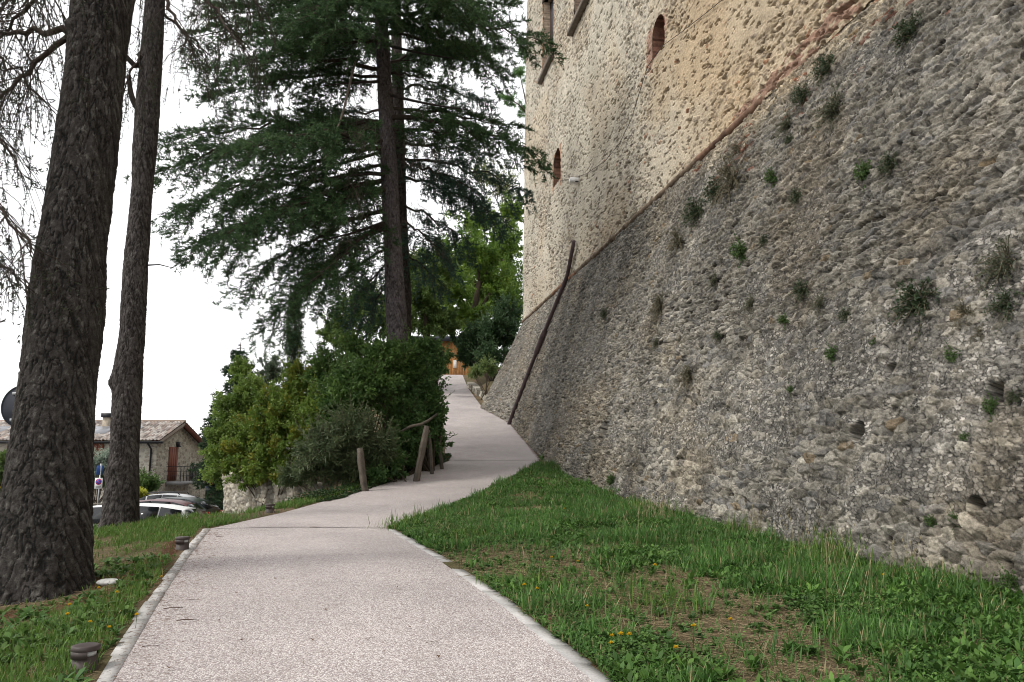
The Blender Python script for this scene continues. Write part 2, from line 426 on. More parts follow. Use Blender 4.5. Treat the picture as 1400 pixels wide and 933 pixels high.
def ground_z(x, y):
    x = np.asarray(x, float); y = np.asarray(y, float); sh = x.shape; x = x.ravel(); y = y.ravel()
    z = np.zeros(len(x)) + _w[-1]
    for k in range(len(CP)): z -= _w[k] * np.hypot(x - CP[k, 0], y - CP[k, 1])
    z += 0.10 * (fbm(x * 0.8, y * 0.8, 3) - 0.5)
    kp = sstep(-0.1, 1.0, lot_edge(y) - x) * sstep(14, 18, y) * sstep(74, 66, y) * sstep(-60, -45, x)
    z = z * (1 - kp) + np.interp(y, [16, 20, 28, 36, 50, 62, 74], [-2.4, -2.5, -2.65, -2.68, -2.95, -3.15, -3.5]) * kp
    l, r, pz = path_at(y)
    d = np.maximum(l - x, x - r)                      # <0 inside the path
    k = sstep(0.15, 1.1, d)
    on = (y > -9) & (y < 100)
    z = np.where(on, z * k + (pz - 0.01) * (1 - k), z)
    z = np.where(on & (d < 0.12), pz - 0.012, z); z = np.where(on & (d < -0.10), pz - 0.09, z)
    return z.reshape(sh)


def gz(x, y): return float(ground_z(A_([x]), A_([y]))[0])


def grid(mb, P, col=(0.5, 0.5, 0.5), mask=None, flip=False):
    """P: (n, m, 3) sheet of points"""
    n, m = P.shape[:2]
    i = np.arange(n - 1)[:, None] * m + np.arange(m - 1)[None, :]
    Q = np.stack([i, i + 1, i + m + 1, i + m], -1)
    if flip: Q = Q[..., ::-1]
    Q = Q[mask] if mask is not None else Q.reshape(-1, 4)
    c = np.asarray(col, float)
    if c.ndim == 3: c = c.reshape(-1, 3)
    return mb.add(P.reshape(-1, 3), Q=Q.reshape(-1, 4), col=c)


xs = np.unique(np.r_[np.arange(-700, -60, 40), np.arange(-60, -13, 2), np.arange(-13, 7.5, 0.14), np.arange(7.5, 20, 1.5), np.arange(20, 60, 10), np.arange(60, 701, 40)])
ys = np.unique(np.r_[np.arange(-200, -20, 30), np.arange(-20, 3, 2), np.arange(3, 34, 0.14), np.arange(34, 80, 0.6), np.arange(80, 120, 5), np.arange(120, 1500, 60)])
XX, YY = np.meshgrid(xs, ys)
ZZ = ground_z(XX, YY)
far = np.hypot(XX, YY) > 200
ZZ = np.where(far, np.minimum(ZZ, -6), ZZ)
g = MB(); grid(g, np.stack([XX, YY, ZZ], -1))
tag(g.build('ground', M['ground'], smooth=True), kind='structure')

# gravel path in one sheet, with its kerb stones and joint
yy = np.unique(np.r_[np.arange(-9, 100, 0.25), PST[:, 0]])
l, r, z = path_at(yy); f = np.linspace(0, 1, 33)
PX = l[:, None] * (1 - f) + r[:, None] * f
PZ = np.broadcast_to(z[:, None], PX.shape) + 0.012 * (fbm(PX * 0.9, yy[:, None] * 0.9 + 0 * PX, 8) - 0.5) + 0.02 * (1 - (2 * f[None, :] - 1) ** 2)
g = MB(); grid(g, np.stack([PX, np.broadcast_to(yy[:, None], PX.shape), PZ], -1))
tag(g.build('path', M['path'], smooth=True), kind='structure')

rng = np.random.default_rng(5)
g = MB()
for side in (0, 1):
    y = 2.0
    while y < (15.5 if side == 0 else 15.2):
        ln = rng.uniform(0.45, 0.85); y1 = min(y + ln, 15.65)
        if not (side == 1 and rng.random() < 0.10 and y > 8):
            w = (0.15 if side == 0 else 0.17) * rng.uniform(0.85, 1.1); gap = 0.012
            pts = []
            for yy_ in (y + gap, y1 - gap):
                l_, r_, z_ = path_at(yy_)
                e = l_ if side == 0 else r_
                o = (-w if side == 0 else w)
                pts.append((e, e + o, yy_, z_))
            (a0, b0, ya, za), (a1, b1, yb, zb) = pts
            j = rng.uniform(-0.02, 0.02, 4); hh = 0.006 + rng.uniform(0, 0.006)
            top = A_([[a0, ya, za + hh], [b0 + j[0], ya + j[1], za + hh - 0.01], [b1 + j[2], yb + j[3], zb + hh - 0.01], [a1, yb, zb + hh]])
            bot = top - A_([0, 0, 0.14])
            q = [[0, 1, 2, 3], [0, 4, 5, 1], [1, 5, 6, 2], [2, 6, 7, 3], [3, 7, 4, 0]]
            if side == 0: pass
            s = rng.uniform(0.8, 1.08)
            g.add(np.vstack([top, bot]), Q=q, col=A_([0.47, 0.46, 0.45]) * s)
        y = y1
tag(g.build('kerb', M['kerb']), kind='structure')

g = MB()
xa = np.linspace(-5.75, -2.4, 40); za = path_at(A_([15.7]))[2][0]
yc = 15.7 + 0.012 * np.sin(xa * 9) + 0.02 * (xa + 4)
P = np.stack([np.stack([xa, yc - 0.035, np.full(40, za + 0.036)], -1), np.stack([xa, yc + 0.035, np.full(40, za + 0.030)], -1)], 0)
grid(g, P)
xa = np.linspace(-2.6, 1.15, 40); za = path_at(A_([31.5]))[2][0]
P = np.stack([np.stack([xa, 31.48 + 0 * xa, np.full(40, za + 0.030)], -1), np.stack([xa, 31.53 + 0 * xa, np.full(40, za + 0.036)], -1)], 0)
grid(g, P)
tag(g.build('path_joint', M['joint']), kind='structure')

# asphalt of the car park below the bank
ax = np.unique(np.r_[np.arange(-75, -14, 1.5), np.arange(-14, -9.9, 0.25)]); ay = np.arange(-12, 74, 0.5)
AX, AY = np.meshgrid(ax, ay); AZ = ground_z(AX, AY) + 0.035
edge = lot_edge(AY) - .15
P = np.stack([np.minimum(AX, edge), AY, AZ], -1)
P[..., 2] = ground_z(P[..., 0], P[..., 1]) + 0.035
g = MB(); grid(g, P, mask=(AX[:-1, :-1] < edge[:-1, :-1]))
tag(g.build('car_park', M['asphalt'], smooth=True), kind='structure')

# ------------------------------------------------------------------ the castle
castle = thing('castle', (4.0, 30.0, 0.0), 'towering rubble stone castle with pale upper wall above a sloping grey scarp', 'castle')
RC = 1.5


def plan(sarr):
    """plan points and outward normals; s > RC straight towards the camera, then the rounded corner, then the end face"""
    Q = np.zeros((len(sarr), 3)); N = np.zeros((len(sarr), 3))
    cen = C0 - RC * DW - RC * NW
    la = RC * math.pi / 2
    for i, s in enumerate(sarr):
        if s >= RC: Q[i] = C0 - s * DW; N[i] = NW
        elif s >= RC - la:
            a = (RC - s) / RC
            N[i] = math.cos(a) * NW + math.sin(a) * DW; Q[i] = cen + RC * N[i]
        else:
            N[i] = DW; Q[i] = C0 - RC * NW - (RC - la - s) * NW
    Q[:, 2] = 0; N[:, 2] = 0
    return Q, N


def pick(h, pal):
    pal = A_(pal, float); k = np.minimum((h * len(pal)).astype(int), len(pal) - 1); return pal[k]


def scarp_sheet():
    s = np.unique(np.r_[np.arange(-14, -0.8, 0.4), np.arange(-0.8, 20, 0.05), np.arange(20, 32, 0.022), np.arange(32, 46, 0.0155), np.arange(46, 62, 0.35)])[::-1]
    z = np.r_[np.arange(HC, 5.0, -0.022), np.arange(5.0, -1.75, -0.0135), -2.2, -2.8]
    Q, N = plan(s)
    S, Z = np.meshgrid(s, z)                       # rows z, columns s
    slope_len = (HC - Z) * math.sqrt(1 + BAT ** 2)
    wx = 0.10 * (fbm(S * 2.2, Z * 2.2, 31) - 0.5) * 2; wy = 0.09 * (fbm(S * 2.0, Z * 2.0, 47) - 0.5) * 2
    u, v = S + wx, Z + wy
    # two kinds of masonry: thin flat stones above and far away, big round rubble low and near
    low = sstep(20, 40, S) * sstep(5.5, -0.5, Z) + 0.5 * (fbm(S * 0.35, Z * 0.5, 9) - 0.5)
    big = low > 0.34
    F1a, F2a, Ia, Ja, DUa, DVa = vor(u / 0.30, v / 0.078, 101, 1.0)
    F1b, F2b, Ib, Jb, DUb, DVb = vor(u / 0.31, v / 0.125, 202, 1.0)
    ed = np.where(big, F2b - F1b, F2a - F1a); I = np.where(big, Ib + 9000, Ia); J = np.where(big, Jb + 700, Ja)
    DU = np.where(big, DUb, DUa); DV = np.where(big, DVb, DVa)
    r1, r2, r3, r4, r5 = (r01(I, J, k) for k in (11, 12, 13, 14, 15))
    n1 = fbm(S * 9, Z * 9, 21); n2 = fbm(S * 26, Z * 26, 23)
    n0 = fbm(S * 5.0, Z * 6.5, 25); prof = sstep(0.0, np.where(big, 0.17, 0.15), ed + 0.20 * (n1 - 0.5) + 0.10 * (n2 - 0.5))
    lost = (r4 < 0.05)                              # a stone fallen out
    dep = np.where(big, 0.045, 0.052)
    h = prof * (dep * (0.25 + 1.0 * r1)) + prof * (0.075 * (r2 - 0.5) * DU + 0.085 * (r3 - 0.30) * DV)
    h = np.where(lost, -0.05 * prof, h)
    n3 = fbm(S * 38, Z * 48, 27, 2); h += 0.045 * (n0 - 0.5) + 0.055 * (n1 - 0.5) + 0.034 * (n2 - 0.5) + 0.016 * (n3 - 0.5)
    # mortar smeared over the stones in patches
    sm = fbm(S * 0.55 + 3, Z * 1.1, 61) + 0.16 * sstep(3, -1, Z) * sstep(22, 38, S)
    ml = -0.010 + 0.050 * sstep(0.56, 0.70, sm) + 0.030 * (fbm(S * 5, Z * 5, 65) - 0.5)
    mort = (h < ml)
    hm = ml + 0.030 * (n2 - 0.5) + 0.035 * (n1 - 0.5) + 0.018 * (n3 - 0.5)
    mw = sstep(-0.005, 0.005, ml - h)
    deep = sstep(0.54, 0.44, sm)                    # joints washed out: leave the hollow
    hh = np.where(mort & (deep < 0.5), hm, h)
    hh += 0.14 * (fbm(S * 0.22, Z * 0.3, 71) - 0.5) + 0.05 * (fbm(S * 1.1, Z * 1.1, 73) - 0.5)
    # holes left by scaffold beams and lost stones
    for (pu, pv, ru, rv) in HOLES:
        _, hs, hz = hit(pu, pv)
        q = ((S - hs) / ru) ** 2 + ((Z - hz) / rv) ** 2 + 0.9 * (n1 - 0.5)
        hh -= 0.30 * sstep(1.15, 0.75, q)
    # colours of the stones themselves
    pal = [(.33, .305, .26), (.27, .25, .215), (.39, .36, .305), (.23, .215, .19), (.30, .272, .225), (.34, .32, .285), (.26, .25, .235), (.44, .41, .35), (.20, .185, .16), (.31, .285, .235), (.48, .45, .385), (.28, .265, .24)]
    c = pick(r5, pal)
    c = c * A_([0.985, 1.0, 1.03]) * (0.54 + 0.50 * r2)[..., None]
    ochre = (r4 > 0.9915); c = np.where(ochre[..., None], A_([.25, .20, .14]), c)
    # broken red brick, mostly near the ruined cordon at the right
    top = sstep(2.6, 0.2, HC - Z) * sstep(26, 32, S)
    red = (r3 < 0.16 * top * sstep(0.40, 0.62, fbm(S * 0.9, Z * 1.4, 87)))
    c = np.where(red[..., None], A_([.20, .105, .08]) * (0.6 + 0.6 * r1)[..., None], c)
    F1c, F2c, Ic, Jc, _, _ = vor(u / 0.085, v / 0.045, 404, 1.0); chip = sstep(0.05, 0.3, F2c - F1c); rc = r01(Ic, Jc, 5)
    cw = np.clip(.35 + .6 * mw, 0, 1) * sstep(14, 30, S); c = c * (1 + (cw * (chip * (1.55 * rc ** 2 + .45) - .95))[..., None] * .75)
    # pale lichen freckles
    dk = sstep(0.58, 0.68, fbm(S * 11, Z * 13, 89)); c = c * (1 - 0.45 * dk[..., None]); li = sstep(0.61, 0.68, fbm(S * 15, Z * 15, 91)); c = c * (1 - 0.35 * li[..., None]) + A_([.40, .375, .325]) * 0.35 * li[..., None]
    mc = A_([.190, .178, .158]) * (0.75 + 0.55 * fbm(S * 1.5, Z * 1.5, 95))[..., None]
    mc = np.where((sm > 0.60)[..., None], mc * A_([1.06, 1.08, 1.12]), mc)
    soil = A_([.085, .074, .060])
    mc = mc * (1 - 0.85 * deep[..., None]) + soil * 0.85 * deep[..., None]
    cm = sstep(14, 30, S) * (chip * (1.9 * rc ** 2.5 + .5) - .9); mc = mc * (1 + 0.9 * (fbm(S * 17, Z * 17, 97) - 0.5) + .8 * cm)[..., None]
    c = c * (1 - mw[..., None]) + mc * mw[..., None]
    # weathering: grey-black streaks running down, brown damp at the foot on the right
    st = fbm(S * 0.7, Z * 0.16, 99) * 0.6 + fbm(S * 0.25, Z * 0.3, 103) * 0.4
    c = c * (0.66 + 0.42 * sstep(0.34, 0.64, st))[..., None] * A_([1.01, 1.0, 0.975])
    br = sstep(0.5, 0.68, fbm(S * 0.5, Z * 0.5, 107)) * 0.5
    c = c * (1 - br[..., None]) + c * A_([1.02, 0.93, 0.80]) * br[..., None]
    warm = sstep(1.3, 0.1, HC - Z) * sstep(24, 34, S); c = c * (1 + warm[..., None] * A_([0.75, 0.6, 0.38]))
    bat = BAT + 0.22 * sstep(9, -1, S) * sstep(5, 1, S * 0)        # flared out towards the corner
    P = Q[None] + N[None] * (bat * (HC - Z) + hh)[..., None]; P[..., 2] = Z + 0.25 * hh
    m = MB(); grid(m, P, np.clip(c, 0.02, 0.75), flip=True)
    return m


HOLES = [(1178, 592, 0.15, 0.13), (826, 586, 0.30, 0.32), (1190, 776, 0.10, 0.08), (1225, 505, 0.12, 0.07), (1366, 540, 0.16, 0.13), (1340, 690, 0.12, 0.07), (812, 604, 0.18, 0.15), (922, 652, 0.14, 0.1)]
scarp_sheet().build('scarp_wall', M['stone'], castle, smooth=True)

# openings of the upper wall, from the picture of their edges
def opening(u0, u1, vtop_l, vbot_l):
    """far jamb at u0, near jamb at u1; top and sill seen on the far jamb"""
    _, t0, zb = hit(u0, vbot_l, 'up'); _, _, zt = hit(u0, vtop_l, 'up')
    _, t1, _ = hit(u1, (vtop_l + vbot_l) / 2 - 30, 'up')
    return max(t0, t1), min(t0, t1), zb, zt            # near s, far s, bottom, top


OPN = {'tall': opening(743.2, 757.3, 6, 106), 'upper': opening(786.5, 806, -46, 38), 'niche': opening(893.5, 909.5, 48, 84), 'slit': opening(758.3, 768, 224, 258)}
print('openings', {k: [round(q, 2) for q in v] for k, v in OPN.items()})
print('scarp checks', [[round(float(q), 2) for q in (hit(*p)[0])] for p in ((1400, 815), (1040, 740), (740, 630), (700, 580))])


def arch_top(s, s0, s1, zt, kind):
    """height of the opening's head at s"""
    x = (s - (s0 + s1) / 2) / (abs(s0 - s1) / 2)
    if kind == 'round': return zt + (abs(s0 - s1) / 2) * (np.sqrt(np.clip(1 - x * x, 0, 1)) - 0.35)
    return zt + 0 * s


def upper_sheet():
    ex = []; ez = []
    for k, (s0, s1, zb, zt) in OPN.items(): ex += [s0, s1]; ez += [zb, zt]
    s = np.unique(np.r_[np.arange(-14, -0.8, 0.4), np.arange(-0.8, 22, 0.075), np.arange(22, 41, 0.032), np.arange(41, 62.01, 0.35), ex])[::-1]
    z = np.unique(np.r_[np.arange(HC - 0.03, 15, 0.024), np.arange(15, 31, 0.05), np.arange(31, 36, 0.3), ez])[::-1]
    Q, N = plan(s); S, Z = np.meshgrid(s, z)
    wx = 0.16 * (fbm(S * 1.6, Z * 1.6, 131) - 0.5); wy = 0.14 * (fbm(S * 1.6, Z * 1.6, 147) - 0.5)
    F1, F2, I, J, DU, DV = vor((S + wx) / 0.25, (Z + wy) / 0.105, 303, 1.0)
    r1, r2, r3, r4, r5 = (r01(I, J, k) for k in (11, 12, 13, 14, 15))
    n1 = fbm(S * 6, Z * 8, 121); n2 = fbm(S * 14, Z * 18, 123)
    prof = sstep(0.0, 0.22, F2 - F1 + 0.2 * (n1 - 0.5))
    h = prof * (0.012 + 0.06 * r1) + prof * (0.05 * (r2 - .5) * DU + 0.06 * (r3 - .35) * DV) + 0.03 * (n1 - .5) + 0.03 * (n2 - 0.5)
    sm = fbm(S * 0.4, Z * 0.4, 161)
    ml = 0.032 + 0.035 * sstep(0.42, 0.64, sm)
    mw = sstep(-0.012, 0.012, ml - h)
    pit = sstep(0.64, 0.70, fbm(S * 4.6, Z * 10, 167) + 0.10 * (0.5 - sm))
    hh = np.maximum(h, ml + 0.03 * (n2 - .5)) - 0.11 * pit
    hh += 0.12 * (fbm(S * 0.2, Z * 0.25, 171) - 0.5)
    pal = [(.45, .42, .36), (.40, .375, .33), (.50, .465, .40), (.36, .335, .30), (.43, .385, .31), (.53, .50, .44), (.42, .40, .37), (.30, .275, .245), (.47, .43, .36), (.39, .36, .31)]
    c = pick(r5, pal) * (0.74 + 0.56 * r2)[..., None] * A_([1.04, 1.0, .93]) if False else pick(r5, pal) * A_([1.035, 1.0, .95]) * (0.78 + 0.44 * r2)[..., None]
    rd = (r4 > 0.985) | ((r4 > 0.95) & (fbm(S * 0.35, Z * 0.5, 179) > 0.63))
    c = np.where(rd[..., None], A_([.38, .24, .17]) * (0.75 + 0.4 * r1)[..., None], c)
    mc = A_([.56, .515, .425]) * (0.85 + 0.3 * fbm(S * 1.2, Z * 1.2, 181))[..., None]
    c = c * (1 - mw[..., None]) + mc * mw[..., None]
    c = c * (1 - 0.55 * pit[..., None]) + A_([.16, .135, .11]) * 0.55 * pit[..., None]
    # the old ochre render left towards the near end and in a few patches
    oc = sstep(22, 31, S + 5 * (fbm(S * 0.3, Z * 0.3, 183) - .5)) * sstep(9.5, 3.0, Z - HC + 3 * (fbm(S * 0.5, Z * 0.5, 187) - .5) - 0.12 * (S - 20))
    oc = np.clip(oc + 0.4 * sstep(0.56, 0.68, fbm(S * 0.16 + 7, Z * 0.22, 191)), 0, 1)
    c = c * (1 - 0.65 * oc[..., None]) + c * A_([0.80, 0.665, 0.51]) * 0.65 * oc[..., None]
    og = sstep(0.54, 0.70, fbm(S * 0.30 + 11, Z * 0.20 + 3, 192)); c = c * (1 - .35 * og[..., None]) + c * A_([.96, .83, .69]) * .35 * og[..., None]
    gy = sstep(0.46, 0.62, fbm(S * 0.22 + 2, Z * 0.12 + 5, 193)); c = c * (1 - 0.10 * gy[..., None])
    # brick courses in the band over the cordon at the near end, red jambs
    bz = (Z - HC) < 0.25 + 0.75 * fbm(S * 0.9, S * 0, 195)
    bk = bz & (S > 27) & (fbm(S * 0.8, Z * 2.5, 197) > 0.59); h2 = r01(np.floor(S / 0.28 + 0.5 * np.mod(np.floor(Z / 0.075), 2)), np.floor(Z / 0.075), 199)
    c = np.where((bk & (h2 > 0.25))[..., None], A_([.27, .175, .13]) * (0.6 + 0.7 * h2)[..., None], c)
    s0, s1, zb, zt = OPN['niche']
    q = np.exp(-(((S - s1 + 0.25) / 0.5) ** 2 + ((Z - (zb + 0.5)) / 0.9) ** 2)) + np.exp(-(((S - s0 - 0.05) / 0.28) ** 2 + ((Z - (zb + 0.9)) / 1.1) ** 2)) * 0.5
    c = np.where(((q + 0.5 * (h2 - 0.5)) > 0.55)[..., None], A_([.36, .235, .18]) * (0.7 + 0.5 * h2)[..., None], c)
    for nm in ('tall', 'slit'):
        s0, s1, zb, zt = OPN[nm]
        for sj in (s0, s1):
            q = np.exp(-((S - sj) / 0.22) ** 2) * (Z > zb - 0.4) * (Z < zt + 0.5)
            c = np.where(((q + 0.6 * (h2 - 0.5)) > 0.5)[..., None], A_([.42, .27, .19]) * (0.75 + 0.45 * h2)[..., None], c)
    P = Q[None] + N[None] * (-LEAN * (Z - HC) + hh)[..., None]; P[..., 2] = Z
    sc_ = (S[:-1, :-1] + S[:-1, 1:]) / 2; zc = (Z[:-1] + Z[1:])[:, :-1] / 2
    keep = np.ones(sc_.shape, bool)
    for k, (s0, s1, zb, zt) in OPN.items():
        ah = arch_top(sc_, s0, s1, zt, 'round' if k in ('niche', 'slit') else 'flat')
        keep &= ~((sc_ < s0) & (sc_ > s1) & (zc > zb) & (zc < ah))
    m = MB(); grid(m, P, np.clip(c, 0.02, 0.78), mask=keep, flip=True)
    return m


upper_sheet().build('upper_wall', M['wallstone'], castle, smooth=True)


def wall_pt(s, z, out=0.0):
    P = C0 - s * DW + NW * (-LEAN * (z - HC) + out); P[2] = z; return P


# body behind the walls, so that the castle is closed from above and behind
m = MB()
inn = [wall_pt(62, HC + 26, -0.6), wall_pt(2.2, HC + 26, -0.6)]
bk = [inn[0] - NW * 13, inn[1] - NW * 13]
m.add([inn[0], inn[1], bk[1], bk[0], (inn[0] + inn[1]) / 2 - NW * 6 + A_([0, 0, 2.5])], T=[[0, 1, 4], [1, 2, 4], [2, 3, 4], [3, 0, 4]], col=(.2, .1, .07))
lo = [bk[1] * A_([1, 1, 0]) + A_([0, 0, 0]), bk[0] * A_([1, 1, 0]) + A_([0, 0, -3]), bk[0], bk[1]]
m.add(lo, Q=[[0, 1, 2, 3]], col=(.4, .37, .3))
e0 = wall_pt(62, -3, -0.3); e1 = bk[0] * A_([1, 1, 0]) + A_([0, 0, -3])
m.add([e0, e1, bk[0], inn[0]], Q=[[0, 1, 2, 3]], col=(.4, .37, .3))
m.build('castle_roof', M['roof'], castle)


def lining(name, key, depth, mat, col, kind, backmat, parent=castle):
    """reveal of an opening: jambs, head and sill running into the wall, dark at the back"""
    s0, s1, zb, zt = OPN[key]
    n = 14
    ss = np.linspace(s0, s1, n)
    hd = arch_top(ss, s0, s1, zt, kind)
    outl = [(s0, zb)] + [(a, b) for a, b in zip(ss, hd)] + [(s1, zb)]
    F = A_([wall_pt(a, b, 0.05) for a, b in outl]); B = A_([wall_pt(a, b, -depth) for a, b in outl])
    k = len(outl); q = [[i, (i + 1) % k, k + (i + 1) % k, k + i] for i in range(k)]
    rn = np.random.default_rng(3)
    # slices in depth and height so the courses show
    mm = MB()
    for i in range(k):
        a, b = outl[i], outl[(i + 1) % k]
        L = math.hypot(a[0] - b[0], a[1] - b[1]); nn = max(1, int(L / 0.075))
        for j in range(nn):
            p = [a[0] + (b[0] - a[0]) * j / nn, a[1] + (b[1] - a[1]) * j / nn]; q_ = [a[0] + (b[0] - a[0]) * (j + 1) / nn, a[1] + (b[1] - a[1]) * (j + 1) / nn]
            mm.add([wall_pt(*p, 0.03), wall_pt(*q_, 0.03), wall_pt(*q_, -depth), wall_pt(*p, -depth)], Q=[[0, 1, 2, 3]], col=A_(col) * rn.uniform(0.6, 1.35))
    o = mm.build('reveal', mat, parent)
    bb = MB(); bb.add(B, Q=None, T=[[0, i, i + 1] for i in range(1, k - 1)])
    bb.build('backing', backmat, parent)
    return o


def prism(mb, s0, s1, z0, z1, o0, o1, col=(0.5, 0.5, 0.5)):
    V = A_([wall_pt(s, z, o) for o in (o0, o1) for (s, z) in ((s0, z0), (s1, z0), (s1, z1), (s0, z1))])
    return mb.add(V, Q=[[0, 1, 2, 3], [7, 6, 5, 4], [0, 4, 5, 1], [1, 5, 6, 2], [2, 6, 7, 3], [3, 7, 4, 0]], col=col)


def opening_part(name, label):
    o = bpy.data.objects.new(name, None); COL.objects.link(o); o.parent = castle; o['_o'] = castle['_o']; o['label'] = label
    return o


# tall window: brick reveal, frame, glass, brown lower panel, stone sill, lintel
w = opening_part('window', 'tall narrow window with brown lower panel and projecting stone sill')
s0, s1, zb, zt = OPN['tall']
lining('r', 'tall', 0.55, M['brick'], (.42, .33, .25), 'flat', M['dark'], w)
m = MB()
for (a, b, c_, d_) in ((s0, s0 - 0.09, zb, zt), (s1 + 0.09, s1, zb, zt), (s0 - 0.09, s1 + 0.09, zt - 0.09, zt), (s0 - 0.09, s1 + 0.09, zb, zb + 0.09), ((s0 + s1) / 2 + 0.04, (s0 + s1) / 2 - 0.04, zb + 0.09, zt - 0.09), (s0 - 0.09, s1 + 0.09, zb + (zt - zb) * 0.36, zb + (zt - zb) * 0.36 + 0.08)):
    prism(m, a, b, c_, d_, -0.42, -0.35, (.075, .045, .035))
m.build('frame', M['woodred'], w)
m = MB(); prism(m, s0 - 0.09, s1 + 0.09, zb + (zt - zb) * 0.36 + 0.08, zt - 0.09, -0.41, -0.39); m.build('pane', M['winglass'], w)
m = MB(); prism(m, s0 - 0.09, s1 + 0.09, zb + 0.09, zb + (zt - zb) * 0.36, -0.41, -0.38, (.13, .065, .05)); m.build('panel', M['woodred'], w)
m = MB(); prism(m, s0 + 0.35, s1 - 0.30, zb - 0.32, zb - 0.03, -0.1, 0.30, (.14, .12, .10)); m.build('sill', M['brick'], w)
m = MB(); prism(m, s0 + 0.30, s1 - 0.25, zt, zt + 0.22, -0.2, 0.10, (.12, .10, .085)); m.build('lintel', M['brick'], w)
w = opening_part('window', 'upper window cut by the top of the frame, over a heavy stone sill')
s0, s1, zb, zt = OPN['upper']
lining('r', 'upper', 0.55, M['brick'], (.33, .24, .18), 'flat', M['dark'], w)
m = MB()
for (a, b, c_, d_) in ((s0, s0 - 0.09, zb, zt), (s1 + 0.09, s1, zb, zt), (s0 - 0.09, s1 + 0.09, zb, zb + 0.09), ((s0 + s1) / 2 + 0.04, (s0 + s1) / 2 - 0.04, zb + 0.09, zt)):
    prism(m, a, b, c_, d_, -0.42, -0.35, (.085, .05, .04))
m.build('frame', M['woodred'], w)
m = MB(); prism(m, s0 - 0.09, s1 + 0.09, zb + 0.09, zt, -0.41, -0.39); m.build('pane', M['winglass'], w)
m = MB(); prism(m, s0 + 0.42, s1 - 0.35, zb - 0.30, zb - 0.03, -0.1, 0.34, (.16, .135, .11)); m.build('sill', M['brick'], w)
w = opening_part('niche', 'arched red brick niche in the middle of the upper wall'); lining('r', 'niche', 0.75, M['brick'], (.20, .105, .075), 'round', M['dark'], w)
w = opening_part('slit_window', 'small arched slit window of brick low on the upper wall'); lining('r', 'slit', 0.6, M['brick'], (.24, .135, .095), 'round', M['dark'], w)

# string course: half round brick moulding, chipped, broken off at the near end
m = MB(); rn = np.random.default_rng(12)
s_end = hit(1046, 134, 'up')[1]
s = -1.0
pts, rad, cols = [], [], []
while s < s_end:
    pts.append(s); s += 0.09
pts = A_(pts); Qp, Np = plan(pts)
rad = 0.11 + 0.02 * (fbm(pts * 3, pts * 0, 5) - .5) * 2
rad = np.where(fbm(pts * 0.8, pts * 0, 9) > 0.63, rad * 0.72, rad)
P = Qp + Np * 0.035; P[:, 2] = HC + 0.02 + 0.03 * (fbm(pts * 0.7, pts * 0, 15) - .5)
hb = r01(np.floor(pts / 0.27), pts * 0, 21)
cb = np.where((fbm(pts * 0.25, pts * 0, 25) > 0.53)[:, None], A_([.17, .13, .095]), A_([.24, .14, .09])) * (0.6 + 0.7 * hb)[:, None]
cb = np.where((pts > s_end - 4)[:, None], A_([.17, .105, .075]) * (0.6 + 0.8 * hb)[:, None], cb)
cc = np.vstack([np.repeat(cb, 10, 0), cb[:1], cb[-1:]])
m.tube(P, rad, 10, cc)
m.build('string_course', M['brick'], castle)

# leaning drain pipe on the scarp, its joint collar and the upper bend
pb = hit(699, 580)[0] + NW * 0.16; pm = hit(746, 462)[0] + NW * 0.18; pk = hit(781, 378)[0] + NW * 0.2; pt_ = hit(791, 330, 'up')[0] + NW * 0.22
pb[2] -= 0.1
drain = thing('drain_pipe', pb, 'long dark brown drain pipe leaning up the sloping scarp from the path edge', 'pipe')
m = MB(); m.tube([pb, (pb + pm) / 2 + NW * 0.02, pm, (pm + pk) / 2, pk * 0.9 + pm * 0.1, pk, pk * 0.8 + pt_ * 0.2, pt_], [.095, .095, .095, .095, .095, .10, .095, .09], 12, (.08, .05, .05)); m.build('pipe', M['pipe'], drain, smooth=True)
dd = (pm - pb) / np.linalg.norm(pm - pb)
m = MB(); m.tube([pm - dd * 0.9, pm - dd * 0.85, pm + dd * 0.35, pm + dd * 0.4], [.115, .135, .13, .11], 12); m.build('collar', M['pipe'], drain, smooth=True)
for fr in (0.25, 0.6):
    c_ = pb + (pm - pb) * fr; MB().tube([c_ - dd * 0.04, c_ + dd * 0.04], [.112, .112], 12).build('clamp', M['iron'], drain)

# small white floodlight and the cable that sags across the wall
lp = hit(793, 248.5, 'up')[0]
fl = thing('floodlight', lp, 'small white floodlight fixed on the upper wall beside the arched slit window', 'light')
m = MB(); ang = 0.15; m.box(lp + NW * 0.26 + A_([0, 0, 0.02]), (0.48, 0.30, 0.20), ang, ry=0.0); m.box(lp + NW * 0.27 + A_([0, 0, 0.13]), (0.40, 0.22, 0.05), ang); m.build('housing', M['white'], fl)
m = MB(); m.tube([lp - NW * 0.05 + DW * 0.1, lp + NW * 0.12 + DW * 0.1, lp + NW * 0.15 + DW * 0.5 + A_([0, 0, .05])], 0.05, 6); m.build('bracket', M['white'], fl)
m = MB(); m.tube([lp + NW * 0.03, lp + NW * 0.3 - DW * 0.34 + A_([0, 0, -.14])], 0.035, 6); m.build('stay', M['iron'], fl)
cp = [(767, 248), (772, 247), (790, 243.5), (806, 237), (830, 221), (850, 197), (866, 165), (880, 120), (889, 92), (897, 79), (910, 63), (935, 45), (965, 22), (1000, -6), (1040, -40)]
m = MB(); m.tube([hit(a, b, 'up')[0] + NW * 0.10 for a, b in cp], 0.012, 5)
tag(m.build('cable', M['cable'], None, origin=hit(767, 248, 'up')[0]), 'thin dark cable sagging over the upper wall from the slit window past the niche', 'cable')

